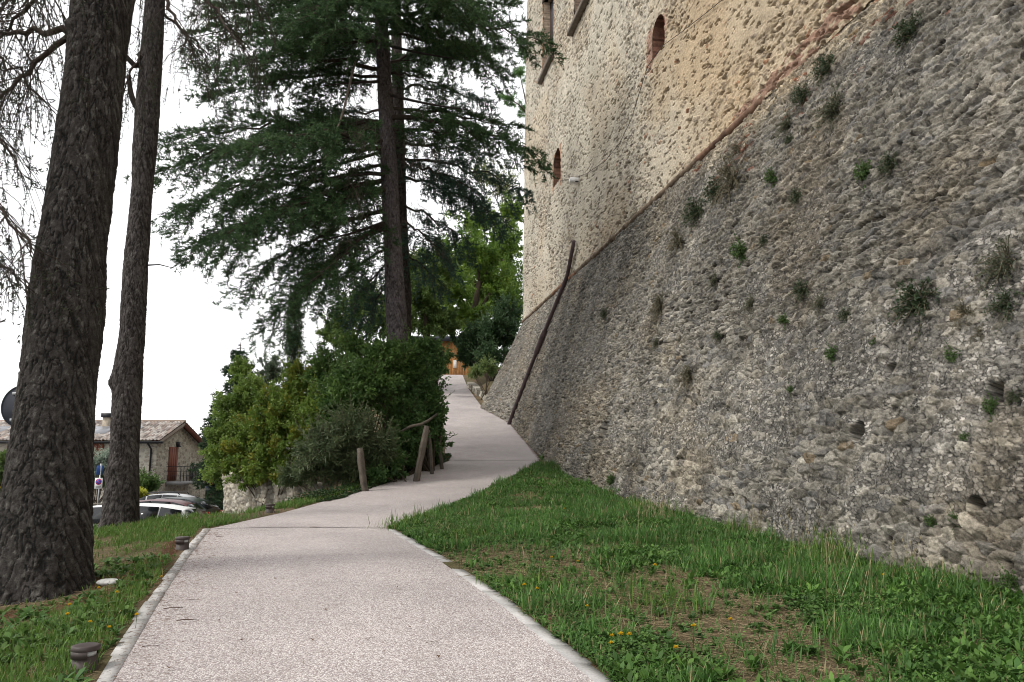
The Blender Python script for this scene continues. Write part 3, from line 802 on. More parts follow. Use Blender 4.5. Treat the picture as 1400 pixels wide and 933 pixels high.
# ------------------------------------------------------------------ trees: trunks with plated bark
def trunk_mesh(P, R, mat, parent, seed, nth=120, dz=0.03, plate=(0.10, 0.17), depth=0.03, pal=None, name='trunk', knots=0):
    P = np.asarray(P, float); R = np.asarray(R, float)
    zs = np.arange(P[0, 2], P[-1, 2], dz)
    X = np.interp(zs, P[:, 2], P[:, 0]); Y = np.interp(zs, P[:, 2], P[:, 1]); RR = np.interp(zs, P[:, 2], R)
    k = np.ones(9) / 9
    for a in (X, Y, RR):
        if len(a) > 40: a[4:-4] = np.convolve(a, k, 'valid')
    th = np.linspace(0, 2 * math.pi, nth, endpoint=False)
    TH, ZZ_ = np.meshgrid(th, zs); R2 = np.broadcast_to(RR[:, None], TH.shape)
    r0 = R.mean(); nu = max(6, int(round(2 * math.pi * r0 / plate[0])))
    u = TH / (2 * math.pi) * nu; v = ZZ_ / plate[1]
    wx = 0.55 * (fbm(np.cos(TH) * 2 + 5 + ZZ_ * 1.3, np.sin(TH) * 2 + ZZ_ * 0.9, seed) - .5); wy = 0.6 * (fbm(np.cos(TH) * 2 + ZZ_ * 1.1, np.sin(TH) * 2 + 9 - ZZ_, seed + 1) - .5)
    F1, F2, I, J, DU, DV = vor(np.mod(u + wx, nu), v + wy, seed, 1.0, wrapu=nu); ca, sa = np.cos(TH) * r0, np.sin(TH) * r0
    r1, r2, r3 = (r01(I, J, q) for q in (11, 12, 13))
    n1 = fbm(np.cos(TH) * 8 * r0 + ZZ_ * 5, np.sin(TH) * 8 * r0 + ZZ_ * 6, seed + 2); n2 = fbm(TH * r0 * 30, ZZ_ * 22, seed + 3)
    f1 = fbm(ca * 11 + 40, sa * 11 + ZZ_ * 3.6 + 9, seed + 11, 3); f2 = fbm(ca * 24 + 7 - ZZ_ * 1.5, sa * 24 + ZZ_ * 9, seed + 12, 3); f3 = fbm(ca * 14 - ZZ_ * 2.0, sa * 14 + ZZ_ * 4.4 + 3, seed + 13, 3)
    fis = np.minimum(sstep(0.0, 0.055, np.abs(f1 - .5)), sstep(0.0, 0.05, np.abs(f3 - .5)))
    pr = fis * sstep(0.0, 0.12, F2 - F1 + 0.25 * (n1 - .5))
    h = depth * (0.9 * fis + 0.45 * pr * (.3 + r1) - 0.8) + depth * (1.1 * (f2 - .5) + 0.9 * (n2 - .5)) + depth * .5 * pr * ((r2 - .5) * DU + (r1 - .5) * DV)
    h += 0.10 * r0 * (fbm(np.cos(TH) * 1.2 + 3 + ZZ_ * 0.5, np.sin(TH) * 1.2 + ZZ_ * 0.6, seed + 4) - .5) * 2
    rk = np.random.default_rng(seed)
    for q in range(knots):
        ka, kz, kr = rk.uniform(0, 6.28), rk.uniform(zs[0] + 1, zs[-1]), rk.uniform(0.07, 0.14)
        da = (TH - ka + math.pi) % (2 * math.pi) - math.pi
        h += 0.07 * np.exp(-((da * r0 / kr) ** 2 + ((ZZ_ - kz) / kr) ** 2))
    # root flare
    fl = np.exp(-(ZZ_ - zs[0]) / 0.35); h += 0.16 * r0 * fl * (1.2 + np.cos(5 * TH + seed))
    rr = R2 + h
    V = np.stack([X[:, None] + rr * np.cos(TH), Y[:, None] + rr * np.sin(TH), ZZ_], -1)
    pal = pal or [(.050, .040, .034), (.070, .056, .048), (.038, .031, .027), (.085, .071, .062), (.060, .047, .038)]
    c = (A_(pal).mean(0) * .6 + .4 * pick(r3, pal)) * (0.85 + 0.3 * r2)[..., None] * (.72 + .56 * f2)[..., None]
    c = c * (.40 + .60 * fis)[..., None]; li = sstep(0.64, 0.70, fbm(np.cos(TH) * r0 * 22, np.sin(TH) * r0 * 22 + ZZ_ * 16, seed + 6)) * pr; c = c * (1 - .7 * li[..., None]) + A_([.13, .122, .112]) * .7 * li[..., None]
    n, m_ = V.shape[:2]
    i = np.arange(n - 1)[:, None] * m_; j = np.arange(m_)[None, :]; kk = (j + 1) % m_
    Q = np.stack([i + j, i + kk, i + m_ + kk, i + m_ + j], -1).reshape(-1, 4)
    mb = MB(); mb.add(V.reshape(-1, 3), Q=Q, col=c.reshape(-1, 3))
    mb.tube([[X[-1], Y[-1], zs[-1] - 0.1], [X[-1], Y[-1], zs[-1] + 0.3]], [RR[-1] * 1.02, RR[-1] * 0.3], 20, (.06, .05, .04))
    return mb.build(name, mat, parent, smooth=True)


def bezier(a, c, b, n):
    t = np.linspace(0, 1, n)[:, None]; return a * (1 - t) ** 2 + 2 * c * t * (1 - t) + b * t * t


def bough(W, F, rng, p0, p1, r0, arch=0.12, width=0.30, wmax=2.0, start=0.12, droop=0.35, dens=1.0, hang=0.0, colA=(.020, .048, .026), colB=(.045, .085, .040), nl=0.085, nw=0.016, gap=0.15, stickc=(.055, .042, .034), flat=0.25):
    """cedar bough from p0 to p1: a limb, side twigs in a flat fan, short shoots and needle tufts. W: wood, F: needles"""
    p0, p1 = np.asarray(p0, float), np.asarray(p1, float); L = np.linalg.norm(p1 - p0)
    ctrl = (p0 + p1) / 2 + A_([0, 0, arch * L]); n = 14
    C = bezier(p0, ctrl, p1, n); C[1:-1] += rng.normal(0, 0.012 * L, (n - 2, 3))
    W.tube(C, np.linspace(r0, 0.012, n), 7, stickc)
    tt = np.linspace(0, 1, n)
    ns = int(L / gap); s_ = np.linspace(start, 0.995, ns) + rng.uniform(-.01, .01, ns)
    s_ = np.clip(s_, 0, 1)
    B = np.stack([np.interp(s_, tt, C[:, k]) for k in range(3)], 1)
    fw = np.stack([np.interp(np.clip(s_ + .04, 0, 1), tt, C[:, k]) - np.interp(np.clip(s_ - .04, 0, 1), tt, C[:, k]) for k in range(3)], 1)
    fw /= np.linalg.norm(fw, axis=1)[:, None] + 1e-9
    side = np.cross(fw, A_([0, 0, 1.0])); side /= np.linalg.norm(side, axis=1)[:, None] + 1e-9
    sg = np.where(np.arange(ns) % 2, 1.0, -1.0)[:, None]
    ang = rng.uniform(0.6, 1.15, ns)[:, None]
    D = np.cos(ang) * fw + np.sin(ang) * side * sg + rng.normal(0, flat * 0.5, (ns, 1)) * A_([0, 0, 1.0])
    D /= np.linalg.norm(D, axis=1)[:, None]
    ln = np.minimum(width * L * np.sin(np.pi * np.clip(0.12 + 0.8 * s_, 0, 1)) ** 0.7, wmax) * rng.uniform(0.55, 1.15, ns) + 0.25
    keep = rng.random(ns) < 0.97 * min(1, dens + .3)
    B, D, ln = B[keep], D[keep], ln[keep]; ns = len(B)
    # side twigs bend down at their ends: three pieces
    q = [B]
    for k in range(1, 4):
        f = k / 3.0
        q.append(B + D * (ln * f)[:, None] - A_([0, 0, 1.0]) * (droop * ln * f * f)[:, None])
    rt = 0.004 + 0.006 * ln
    for k in range(3): W.sticks(q[k], q[k + 1], rt * (1 - k / 3.6), rt * (1 - (k + 1) / 3.6), stickc)
    # short shoots along the twigs
    per = np.maximum(3, (ln / 0.105 * dens).astype(int)); idx = np.repeat(np.arange(ns), per); m = len(idx)
    f = rng.uniform(0.08, 1.0, m) ** 0.8
    T = B[idx] + D[idx] * (ln[idx] * f)[:, None] - A_([0, 0, 1.0]) * (droop * ln[idx] * f * f)[:, None]
    sd = np.cross(D[idx], A_([0, 0, 1.0])); sd /= np.linalg.norm(sd, axis=1)[:, None] + 1e-9
    sg = rng.choice([-1.0, 1.0], m)[:, None]; an = rng.uniform(0.3, 1.2, m)[:, None]
    E = np.cos(an) * D[idx] + np.sin(an) * sd * sg + A_([0, 0, 1.0]) * (rng.normal(-0.05, flat, m)[:, None])
    down = rng.random(m) < hang
    E[down] = E[down] * 0.25 + A_([0, 0, -1.0])
    E /= np.linalg.norm(E, axis=1)[:, None]
    el = rng.uniform(0.12, 0.34, m) * (1.15 - 0.4 * f); el[down] *= rng.uniform(1.2, 2.4, down.sum())
    W.sticks(T, T + E * el[:, None], 0.0045, 0.0025, stickc)
    nt = 5; id2 = np.repeat(np.arange(m), nt); g_ = np.tile(np.linspace(0.15, 1.0, nt), m) + rng.uniform(-.08, .08, m * nt)
    U = T[id2] + E[id2] * (el[id2] * g_)[:, None]
    id3 = np.repeat(np.arange(len(U)), 3); k3 = len(id3)
    N = E[id2][id3] * 0.9 + rng.normal(0, 0.65, (k3, 3)) + A_([0, 0, 0.25]); N /= np.linalg.norm(N, axis=1)[:, None]
    Sd = np.cross(N, rng.normal(0, 1, (k3, 3))); Sd /= np.linalg.norm(Sd, axis=1)[:, None] + 1e-9
    l_ = nl * rng.uniform(0.6, 1.3, k3)[:, None]
    a = U[id3] - Sd * nw * .5; b = U[id3] + Sd * nw * .5; c = U[id3] + N * l_
    V = np.stack([a, b, c], 1).reshape(-1, 3)
    mix = np.clip(rng.normal(0.4, 0.3, m), 0, 1)[id2][id3][:, None] * 0.75 + rng.random((k3, 1)) * 0.25
    col = A_(colA) * (1 - mix) + A_(colB) * mix
    F.add(V, T=np.arange(3 * k3).reshape(-1, 3), col=np.repeat(col, 3, 0))


def dead_twigs(W, rng, A, n, L, col=(.10, .082, .068)):
    A = np.asarray(A, float)[rng.integers(0, len(A), n)] + rng.normal(0, 0.12, (n, 3))
    d = rng.normal(0, 0.55, (n, 3)) + A_([0, 0, -1.0]); d /= np.linalg.norm(d, axis=1)[:, None]
    l = L * rng.uniform(0.4, 1.2, n)[:, None]
    B = A + d * l; W.sticks(A, B, 0.007, 0.003, col)
    for k in range(3):
        f = rng.uniform(0.2, 0.9, n)[:, None]; e = d + rng.normal(0, .6, (n, 3)); e /= np.linalg.norm(e, axis=1)[:, None]
        W.sticks(A + d * l * f, A + d * l * f + e * l * 0.45, 0.004, 0.002, col)


rng = np.random.default_rng(77)
# the two bare trunks at the left
b1 = A_([-5.84, 10.3, gz(-5.84, 10.3) - 0.15])
t1 = thing('cedar_tree', b1, 'thickest dark cedar trunk rising out of the frame on the grass verge at left', 'tree', 'cedars beside the path')
q1 = lambda u, v: px(u, v, 10.3)
trunk_mesh([b1] + [q1(u, v) for u, v in ((63, 714), (72, 612), (82, 511), (86, 465), (98, 349), (111, 249), (124.5, 149), (136, 50), (141, 0), (176, -500))], [.54, .515, .462, .445, .455, .40, .382, .355, .37, .375, .24], M['bark'], t1, 401, nth=260, dz=0.014, plate=(0.048, 0.085), depth=0.018, knots=7, pal=[(.044, .040, .038), (.056, .050, .048), (.034, .031, .029), (.068, .062, .058), (.048, .043, .040)])
W, F = MB(), MB(); dk = dict(colA=(.030, .036, .022), colB=(.055, .065, .035))
Yb = 10.0
for a, b, r in ((px(96, 46, 10.2), px(-60, 48, 10.4), .05), (px(97, 47, 10.2), px(-40, 175, 9.8), .045), (px(100, -40, 10.3), px(-60, 30, 9.6), .05), (px(110, -130, 10.3), px(-20, -20, 11.4), .05), (px(104, -60, 10.3), px(-30, 90, 11.6), .045), (px(112, -150, 10.3), px(30, 10, 9.4), .04)):
    bough(W, F, rng, a, b, r, arch=0.07, width=.55, wmax=1.3, droop=.8, dens=.8, hang=.75, gap=0.115, nl=.055, nw=.014, start=.2, **dk)
for a, b in ((px(-120, 190, 10), px(42, 345, 9.2)), (px(-120, 260, 10.3), px(25, 388, 9.7)), (px(-130, 60, 9.8), px(20, 215, 9.6)), (px(-100, 20, 11), px(62, 140, 10.6))):
    bough(W, F, rng, a, b, .03, arch=0.10, width=.45, wmax=.9, droop=.7, dens=.75, hang=.6, gap=0.12, nl=.06, nw=.016, start=.25, **dk)
F.build('crown', M['needle'], t1); W.build('branches', M['twig'], t1)

b2 = A_([-8.25, 17.0, gz(-8.25, 17) - 0.15])
t2 = thing('cedar_tree', b2, 'slimmer dark cedar trunk with broken branch stubs, standing beside the white car', 'tree', 'cedars beside the path')
x2 = lambda v: px(np.interp(v, [-400, 0, 50, 149, 249, 349, 465, 511, 562, 612, 714], [250, 212, 209, 202, 195, 186.5, 180, 174.5, 172.5, 170, 163]), v, 17.0)
v2 = [714, 612, 562, 535, 511, 490, 465, 349, 249, 200, 149, 50, 0, -400]
trunk_mesh([b2] + [x2(v) for v in v2], [.40, .35, .285, .29, .295, .305, .275, .255, .235, .224, .245, .24, .222, .212, .14], M['bark'], t2, 431, nth=150, dz=0.024, plate=(0.042, 0.07), depth=0.016, knots=9, pal=[(.060, .053, .052), (.075, .066, .064), (.046, .041, .040), (.088, .079, .076), (.055, .048, .045)])
W, F = MB(), MB()
P = bezier(x2(150) + A_([-.2, 0, 0]), px(178, 140, 16.9), px(176, 103, 16.8), 6); MB().tube(P, [.075, .07, .065, .06, .055, .05], 8, (.05, .043, .04)).build('broken_branch', M['bark'], t2)
MB().tube([x2(85), px(184, 90, 16.8), px(165, 70, 16.6)], [.08, .07, .05], 8, (.05, .043, .04)).build('broken_branch', M['bark'], t2)
MB().tube([px(200, 363, 17), px(218, 362, 16.9), px(238, 367, 16.8)], [.02, .013, .006], 5, (.05, .043, .04)).build('dead_twig', M['bark'], t2)
for a, b, r in ((x2(-60), px(330, 60, 15.5), .06), (x2(-30), px(268, 95, 16.4), .05), (x2(10), px(285, 75, 17.6), .04), (x2(-70), px(150, 70, 16.2), .05), (x2(40), px(165, 130, 16.5), .035), (x2(-120), px(360, 15, 18), .06), (x2(-90), px(300, -30, 16), .06)):
    bough(W, F, rng, a, b, r, arch=.05, width=.4, wmax=1.1, droop=.9, dens=.7, hang=.75, gap=.14, nl=.06, nw=.015, start=.3, **dk)
F.build('crown', M['needle'], t2); W.build('branches', M['twig'], t2)

# the big layered cedar in the middle
YT = 29.0; KT = YT / 24.0
b3 = px(546, 486, YT); b3[2] = gz(b3[0], b3[1]) - 0.2
x3 = lambda v, Y=YT: px(np.interp(v, [-600, -200, 40, 150, 300, 400, 480], [505, 512, 522, 528, 535, 540, 544.5]), v, Y)
t3 = thing('cedar_tree', b3, 'big spreading cedar with dark layered boughs beside the ramp, ahead of its thin twin', 'tree', 'cedars beside the path')
vv = [480, 400, 300, 150, 40, -200, -600]
trunk_mesh([b3 + 0.0] + [x3(v) for v in vv], [.45, .395, .355, .32, .28, .24, .20, .10], M['bark'], t3, 461, nth=110, dz=0.04, plate=(0.075, 0.10), depth=0.022, knots=14, pal=[(.115, .100, .106), (.138, .120, .126), (.090, .079, .083), (.155, .138, .142)])
W, F = MB(), MB()
spec = [
    # start height on the trunk (v), tip (u, v, Y), radius, width, droop
    (60, 262, 52, 22, .09, .30, .30), (30, 300, 22, 26, .08, .30, .25), (0, 330, -10, 24, .08, .32, .25), (95, 285, 95, 21, .08, .30, .40),
    (0, 420, 22, 20, .07, .34, .35), (-10, 470, 40, 20, .07, .32, .30), (60, 380, 75, 22.5, .07, .34, .40), (105, 300, 130, 25, .06, .26, .5),
    (185, 215, 232, 23, .10, .27, .35), (170, 245, 195, 25, .08, .25, .35), (205, 236, 285, 21, .09, .28, .45), (195, 330, 200, 19, .07, .3, .4),
    (245, 262, 335, 22, .09, .30, .45), (255, 310, 320, 20, .08, .34, .45), (240, 345, 270, 25, .07, .32, .4), (260, 400, 310, 21.5, .07, .34, .5),
    (285, 330, 392, 23, .08, .30, .55), (300, 372, 430, 24, .08, .36, .7), (310, 420, 390, 21, .06, .36, .6), (225, 430, 262, 23, .06, .34, .5),
    (20, 745, 58, 22.5, .08, .26, .35), (45, 690, 100, 24, .06, .30, .5), (0, 690, 10, 26, .07, .34, .3), (-20, 620, 0, 20, .07, .36, .35), (30, 630, 55, 22, .06, .34, .4),
    (165, 738, 215, 22, .09, .24, .35), (150, 700, 175, 26, .06, .28, .4), (180, 640, 190, 23, .06, .3, .5),
    (-40, 480, 0, 20, .07, .34, .25), (-50, 570, -10, 20, .07, .34, .25), (-60, 400, -30, 22, .08, .36, .3), (-50, 640, -40, 22, .07, .34, .3), (-110, 520, -80, 20, .07, .36, .3),
    (-80, 330, -60, 23, .08, .34, .3), (-100, 700, -70, 23, .08, .32, .3), (110, 420, 130, 25, .05, .34, .5), (100, 610, 120, 25, .05, .34, .5), (200, 470, 170, 30, .06, .34, .4), (90, 640, 70, 30, .06, .34, .4), (60, 430, 40, 30, .06, .34, .4),
]
for (v0, u1, v1, Y1, r, wd, dr) in spec:
    bough(W, F, rng, x3(v0), px(u1, v1, Y1 * KT), r * KT, arch=.10 + rng.uniform(-.03, .05), width=wd, wmax=2.5, droop=dr, dens=1.4, hang=.12, gap=.145, nl=.135, nw=.032, start=.12,
          colA=(.024, .058, .026), colB=(.105, .185, .070))
inner = [x3(v) + A_([rng.normal(0, .9), rng.normal(0, .9), 0]) for v in np.linspace(40, 330, 60)] + [px(u, v, Y * KT) for u, v, Y in zip(rng.uniform(430, 530, 80), rng.uniform(150, 340, 80), rng.uniform(20.5, 26, 80))] + [px(u, v, Y) for u, v, Y in zip(rng.uniform(550, 620, 30), rng.uniform(120, 230, 30), rng.uniform(27, 31, 30))]
dead_twigs(W, rng, inner, 900, 0.75)
W.tube([px(486, 82, 27.5), px(470, 150, 27), px(452, 205, 26.5), px(430, 235, 26)], [.05, .04, .028, .008], 6, (.19, .16, .135))
for v0, u1, v1 in ((195, 350, 190), (112, 440, 118), (240, 470, 242), (205, 300, 250), (128, 640, 150), (300, 430, 330), (60, 620, 80)):
    W.tube(bezier(x3(v0), px((u1 + 520) / 2, v1 - 6, 27.8), px(u1, v1, 27.2), 7), np.linspace(.07, .015, 7), 6, (.05, .042, .04))
F.build('crown', M['needle'], t3); W.build('branches', M['twig'], t3)

# its thinner twin behind
Y4 = 33.5; K4 = Y4 / 28.5
b4 = px(556, 470, Y4); b4[2] = gz(b4[0], b4[1]) - .2
x4 = lambda v: px(np.interp(v, [-300, 0, 300, 470], [536, 541, 548, 556]), v, Y4)
t4 = thing('cedar_tree', b4, 'thinner blue green cedar hidden close behind the big spreading cedar', 'tree', 'cedars beside the path')
trunk_mesh([b4] + [x4(v) for v in (400, 300, 150, 0, -300)], [.30, .28, .27, .25, .22, .12], M['bark'], t4, 491, nth=60, dz=0.06, plate=(0.09, 0.12), depth=.02, pal=[(.060, .052, .050), (.075, .064, .06)])
W, F = MB(), MB()
for (v0, u1, v1, Y1, r, wd, dr) in [(215, 718, 262, 29, .07, .28, .45), (240, 690, 300, 27, .06, .3, .6), (225, 640, 255, 25.5, .06, .32, .5), (200, 660, 215, 31, .06, .3, .4), (280, 640, 330, 28, .05, .34, .8), (300, 600, 350, 26, .05, .34, .8),
                                (330, 440, 400, 29, .06, .34, .9), (300, 395, 365, 30, .06, .32, .9), (340, 480, 420, 27.5, .05, .34, .9), (250, 420, 300, 31, .06, .32, .5), (120, 660, 140, 31, .06, .3, .4), (60, 420, 80, 31, .06, .3, .4), (30, 640, 30, 31, .06, .3, .4), (150, 400, 180, 31, .06, .3, .4), (355, 500, 440, 28, .04, .3, .9), (345, 610, 395, 29, .04, .3, .9)]:
    bough(W, F, rng, x4(v0), px(u1, v1, Y1 * K4), r * K4, arch=.10, width=wd, wmax=1.8, droop=dr, dens=1.2, hang=.3, gap=.16, nl=.13, nw=.033, start=.2, colA=(.028, .062, .046), colB=(.075, .140, .100))
F.build('crown', M['needle'], t4); W.build('branches', M['twig'], t4)


# ------------------------------------------------------------------ leafy trees and shrubs
def rdir(rng, n):
    v = rng.normal(0, 1, (n, 3)); return v / np.linalg.norm(v, axis=1)[:, None]


def leafy(name, label, cat, base, blobs, nleaf, size, cA, cB, seed, aspect=0.5, group=None, trunk=None, twigs=220, up=0.5, mat='leaf', tipcol=None, stemc=(.07, .055, .04), stick_r=0.02, droop=0.0, clump=0.55):
    """shrub or tree: leaves in clumps on twigs spread through the blobs (centre, radii); trunk: list of (points, radii)"""
    rg = np.random.default_rng(seed)
    t = thing(name, base, label, cat, group)
    F, W = MB(), MB()
    base = np.asarray(base, float)
    vol = A_([np.prod(b[1]) ** (2 / 3) for b in blobs], float); vol /= vol.sum()
    for (c, r), w_ in zip(blobs, vol):
        c, r = A_(c, float), A_(r, float)
        nt = max(12, int(twigs * w_))
        d = rdir(rg, nt); rad = rg.random(nt) ** 0.42 * rg.uniform(.78, 1.18, nt) * (0.55 + 0.85 * fbm(d[:, 0] * 2.3 + c[0], d[:, 1] * 2.3 + d[:, 2] * 1.9 + c[1], seed))
        tip = c + d * r * rad[:, None]
        tip[:, 2] = np.maximum(tip[:, 2], base[2] + 0.05)
        root = c + (tip - c) * 0.35 + A_([0, 0, -0.25]) * r[2]
        W.sticks(root, tip, stick_r * .6, stick_r * .2, stemc)
        nl_ = int(nleaf * w_ * .8); k = rg.integers(0, nt, nl_)
        f = rg.random(nl_) ** 0.6
        cl = clump * r.mean() * 0.30
        p = root[k] + (tip - root)[k] * f[:, None] + rdir(rg, nl_) * (rg.random(nl_) ** 0.6)[:, None] * cl
        D = (tip - root)[k]; D /= np.linalg.norm(D, axis=1)[:, None] + 1e-9
        D = D * 0.7 + rg.normal(0, .7, (nl_, 3)) + A_([0, 0, -droop])
        N = rg.normal(0, .75, (nl_, 3)) + A_([0, 0, up]) + d[k] * 0.4
        mixk = np.clip(rg.normal(0.45, 0.28, nt), 0, 1); mx_ = np.clip(mixk[k] * .65 + rg.random(nl_) * .35, 0, 1)[:, None]
        col = (A_(cA) * (1 - mx_) + A_(cB) * mx_) * 1.8
        if tipcol is not None:
            tk = (rg.random(nt) < tipcol[1])[k]; col = np.where((tk & (rg.random(nl_) < .75))[:, None], A_(tipcol[0]) * (0.8 + .4 * mx_), col)
        ls = size * 1.4 * rg.uniform(.6, 1.3, nl_)
        F.leaves(p, D, N, ls, ls * aspect, col)
    if not trunk:
        for (c, r) in blobs:
            c, r = A_(c, float), A_(r, float); ns = int(10 + 6 * r.mean()); d = rdir(rg, ns) * A_([1, 1, .7]) + A_([0, 0, .55]); d /= np.linalg.norm(d, axis=1)[:, None]
            a = c + d * r * .6; L = rg.uniform(.5, .95, ns)[:, None] * min(r.mean(), 1.4); e = d * .7 + A_([0, 0, .5]) + rg.normal(0, .25, (ns, 3)); e /= np.linalg.norm(e, axis=1)[:, None]
            b_ = a + e * L; W.sticks(a, b_, stick_r * .35, stick_r * .15, stemc)
            per = 15; k = np.repeat(np.arange(ns), per); f = np.tile(np.linspace(.2, 1.02, per), ns); nl_ = len(k)
            D = e[k] * .5 + rg.normal(0, .6, (nl_, 3)); ls = size * 1.3 * rg.uniform(.6, 1.2, nl_) * (1.15 - .5 * f); mx_ = rg.uniform(.3, 1, nl_)[:, None]
            F.leaves(a[k] + (e * L)[k] * f[:, None], D, rg.normal(0, .6, (nl_, 3)) + A_([0, 0, .7]), ls, ls * aspect, (A_(cA) * (1 - mx_) + A_(cB) * mx_) * 1.9)
    if trunk:
        for q, (P, R) in enumerate(trunk): W.tube(P, R, 9, stemc)
        if trunk:
            top = A_(trunk[0][0][-1])
            for (c, r) in [q for q in blobs if q[0][2] > top[2] - .3]: W.tube(bezier(top - A_([0, 0, .5]), (top + A_(c)) / 2 + A_([0, 0, .2]), A_(c, float), 5), np.linspace(max(.03, trunk[0][1][-1] * .6), .02, 5), 6, stemc)
    else:
        for (c, r) in blobs:
            for q in range(4):
                e = A_(c) + rdir(rg, 1)[0] * A_(r) * .5; W.tube(bezier(base + A_([rg.normal(0, .2), rg.normal(0, .2), -.05]), (base + e) / 2 + A_([0, 0, .15]), e, 6), np.linspace(stick_r * 1.6, stick_r * .5, 6), 5, stemc)
    F.build('foliage' if not trunk else 'crown', M[mat], t); W.build('stem' if not trunk else 'trunk', M['twig'], t)
    return t


def bl(u, v, Y, ru, rv, ry=None):
    """blob from the picture: centre pixel, radii in pixels at distance Y"""
    k = Y / FPX
    return (px(u, v, Y), (ru * k, ry if ry else ru * k, rv * k))


def gbase(u, Y, dz=-0.05):
    p = px(u, 600, Y); p[2] = gz(p[0], p[1]) + dz; return p


LG = 'shrubs along the path'
dark = dict(cA=(.028, .062, .022), cB=(.082, .142, .040))
leafy('shrub', 'dark glossy shrub under the big cedar, spilling over the left edge of the ramp', 'shrub', gbase(585, 28), [bl(585, 555, 28.2, 30, 66), bl(590, 500, 29, 26, 34), bl(552, 580, 26.8, 38, 44), bl(592, 600, 29.5, 22, 26), bl(545, 520, 27.4, 40, 45), bl(570, 480, 29, 40, 22)], 56000, .095, seed=501, group=LG, aspect=.52, twigs=800, **dark)
leafy('shrub', 'broad green shrub in front of the big cedar trunk, tallest beside the path', 'shrub', gbase(500, 25.6), [bl(500, 520, 25.4, 60, 45), bl(470, 545, 25, 50, 45), bl(525, 490, 26, 42, 32), bl(450, 505, 26.5, 36, 32), bl(555, 490, 27, 30, 30), bl(490, 478, 27.5, 30, 22), bl(470, 580, 25.6, 44, 40)], 52000, .09, seed=502, group=LG, aspect=.5, twigs=700, cA=(.026, .058, .016), cB=(.080, .135, .032))
leafy('shrub', 'yellow green shrub growing over the stone retaining wall', 'shrub', gbase(375, 27.2), [bl(375, 570, 27, 52, 45), bl(345, 606, 27.5, 38, 38), bl(405, 545, 27.5, 36, 38), bl(370, 630, 26.3, 40, 34), bl(420, 585, 26, 36, 40), bl(415, 515, 28, 38, 32), bl(310, 625, 27.8, 26, 28), bl(440, 560, 25.4, 36, 44), bl(340, 650, 27, 30, 18), bl(395, 655, 25.6, 26, 18)], 60000, .085, seed=503, group=LG, aspect=.55, twigs=600, cA=(.045, .085, .016), cB=(.125, .175, .030), tipcol=((.21, .22, .03), .3))
leafy('shrub', 'narrow leaved arching shrub with grey stems behind the first fence post', 'shrub', gbase(455, 24.0), [bl(445, 610, 23.6, 50, 36), bl(480, 590, 23.8, 40, 40), bl(425, 640, 23.6, 30, 22), bl(520, 612, 24.2, 30, 34, .6), bl(475, 640, 23.8, 34, 22, .6), bl(400, 650, 24.6, 24, 18, .5)], 32000, .125, seed=504, group=LG, aspect=.2, twigs=700, cA=(.030, .048, .022), cB=(.085, .105, .050), stemc=(.16, .14, .105), stick_r=.018, droop=.3)
leafy('shrub', 'low dark leaved bush at the foot of the leaning fence posts', 'shrub', gbase(545, 25), [bl(530, 632, 25, 24, 26, .5), bl(552, 618, 27, 22, 24, .5), bl(588, 626, 30, 16, 8, .4), bl(516, 650, 24, 12, 12, .4)], 14000, .105, seed=505, group=LG, aspect=.5, twigs=300, **dark)

leafy('broadleaf_tree', 'bright yellow green tree between the shrubs and the dark spruce', 'tree', gbase(318, 36), [bl(330, 508, 37, 17, 28), bl(336, 535, 36, 24, 34), bl(318, 560, 36, 30, 34), bl(298, 600, 35, 24, 38), bl(335, 590, 36, 34, 40), bl(302, 640, 35, 28, 28), bl(352, 540, 38, 22, 32)], 38000, .095, seed=511, trunk=[([gbase(318, 36, -.3), px(318, 640, 36), px(320, 575, 36)], [.14, .12, .08])], twigs=500, cA=(.055, .10, .022), cB=(.15, .205, .045))
leafy('broadleaf_tree', 'sunlit green tree behind the cedars with yellowing leaves', 'tree', gbase(650, 66, -.3), [bl(650, 340, 66, 40, 45), bl(620, 390, 64, 40, 40), bl(690, 330, 68, 30, 40), bl(685, 390, 66, 28, 40), bl(650, 300, 70, 36, 24), bl(600, 345, 68, 30, 36), bl(640, 430, 64, 34, 20), bl(690, 420, 66, 26, 30), bl(615, 430, 66, 26, 26), bl(665, 385, 68, 40, 40), bl(700, 290, 72, 22, 30)], 52000, .21, seed=512, trunk=[([gbase(650, 66, -.3), px(648, 430, 66), px(655, 385, 66)], [.35, .28, .2]), ([px(648, 440, 66), px(665, 410, 66), px(690, 370, 66)], [.2, .16, .1])], twigs=420, cA=(.045, .095, .018), cB=(.135, .20, .032))
leafy('broadleaf_tree', 'dense dark green tree to the left of the far hut', 'tree', gbase(585, 58, -.3), [bl(580, 400, 58, 34, 40), bl(590, 440, 58, 30, 22), bl(560, 370, 60, 30, 40), bl(600, 370, 60, 26, 36), bl(612, 440, 60, 22, 18), bl(545, 430, 56, 34, 36), bl(590, 478, 56, 12, 18), bl(600, 500, 54, 14, 15), bl(613, 448, 62, 16, 12), bl(612, 488, 52, 8, 12)], 58000, .16, seed=513, trunk=[([gbase(585, 58, -.3), px(583, 440, 58), px(585, 400, 58)], [.28, .22, .15])], twigs=380, cA=(.026, .052, .016), cB=(.085, .125, .028))
leafy('broadleaf_tree', 'dark green tree seen under the cedar boughs, between the cypress and the cedar trunk', 'tree', gbase(482, 57, -.3), [bl(480, 430, 58, 30, 30), bl(520, 440, 58, 30, 28), bl(455, 450, 58, 26, 26), bl(500, 405, 60, 30, 30), bl(470, 470, 56, 30, 20)], 26000, .16, seed=519, trunk=[([gbase(482, 57, -.3), px(483, 490, 57.5), px(485, 470, 58)], [.26, .2, .14])], twigs=260, cA=(.026, .052, .016), cB=(.085, .125, .028))
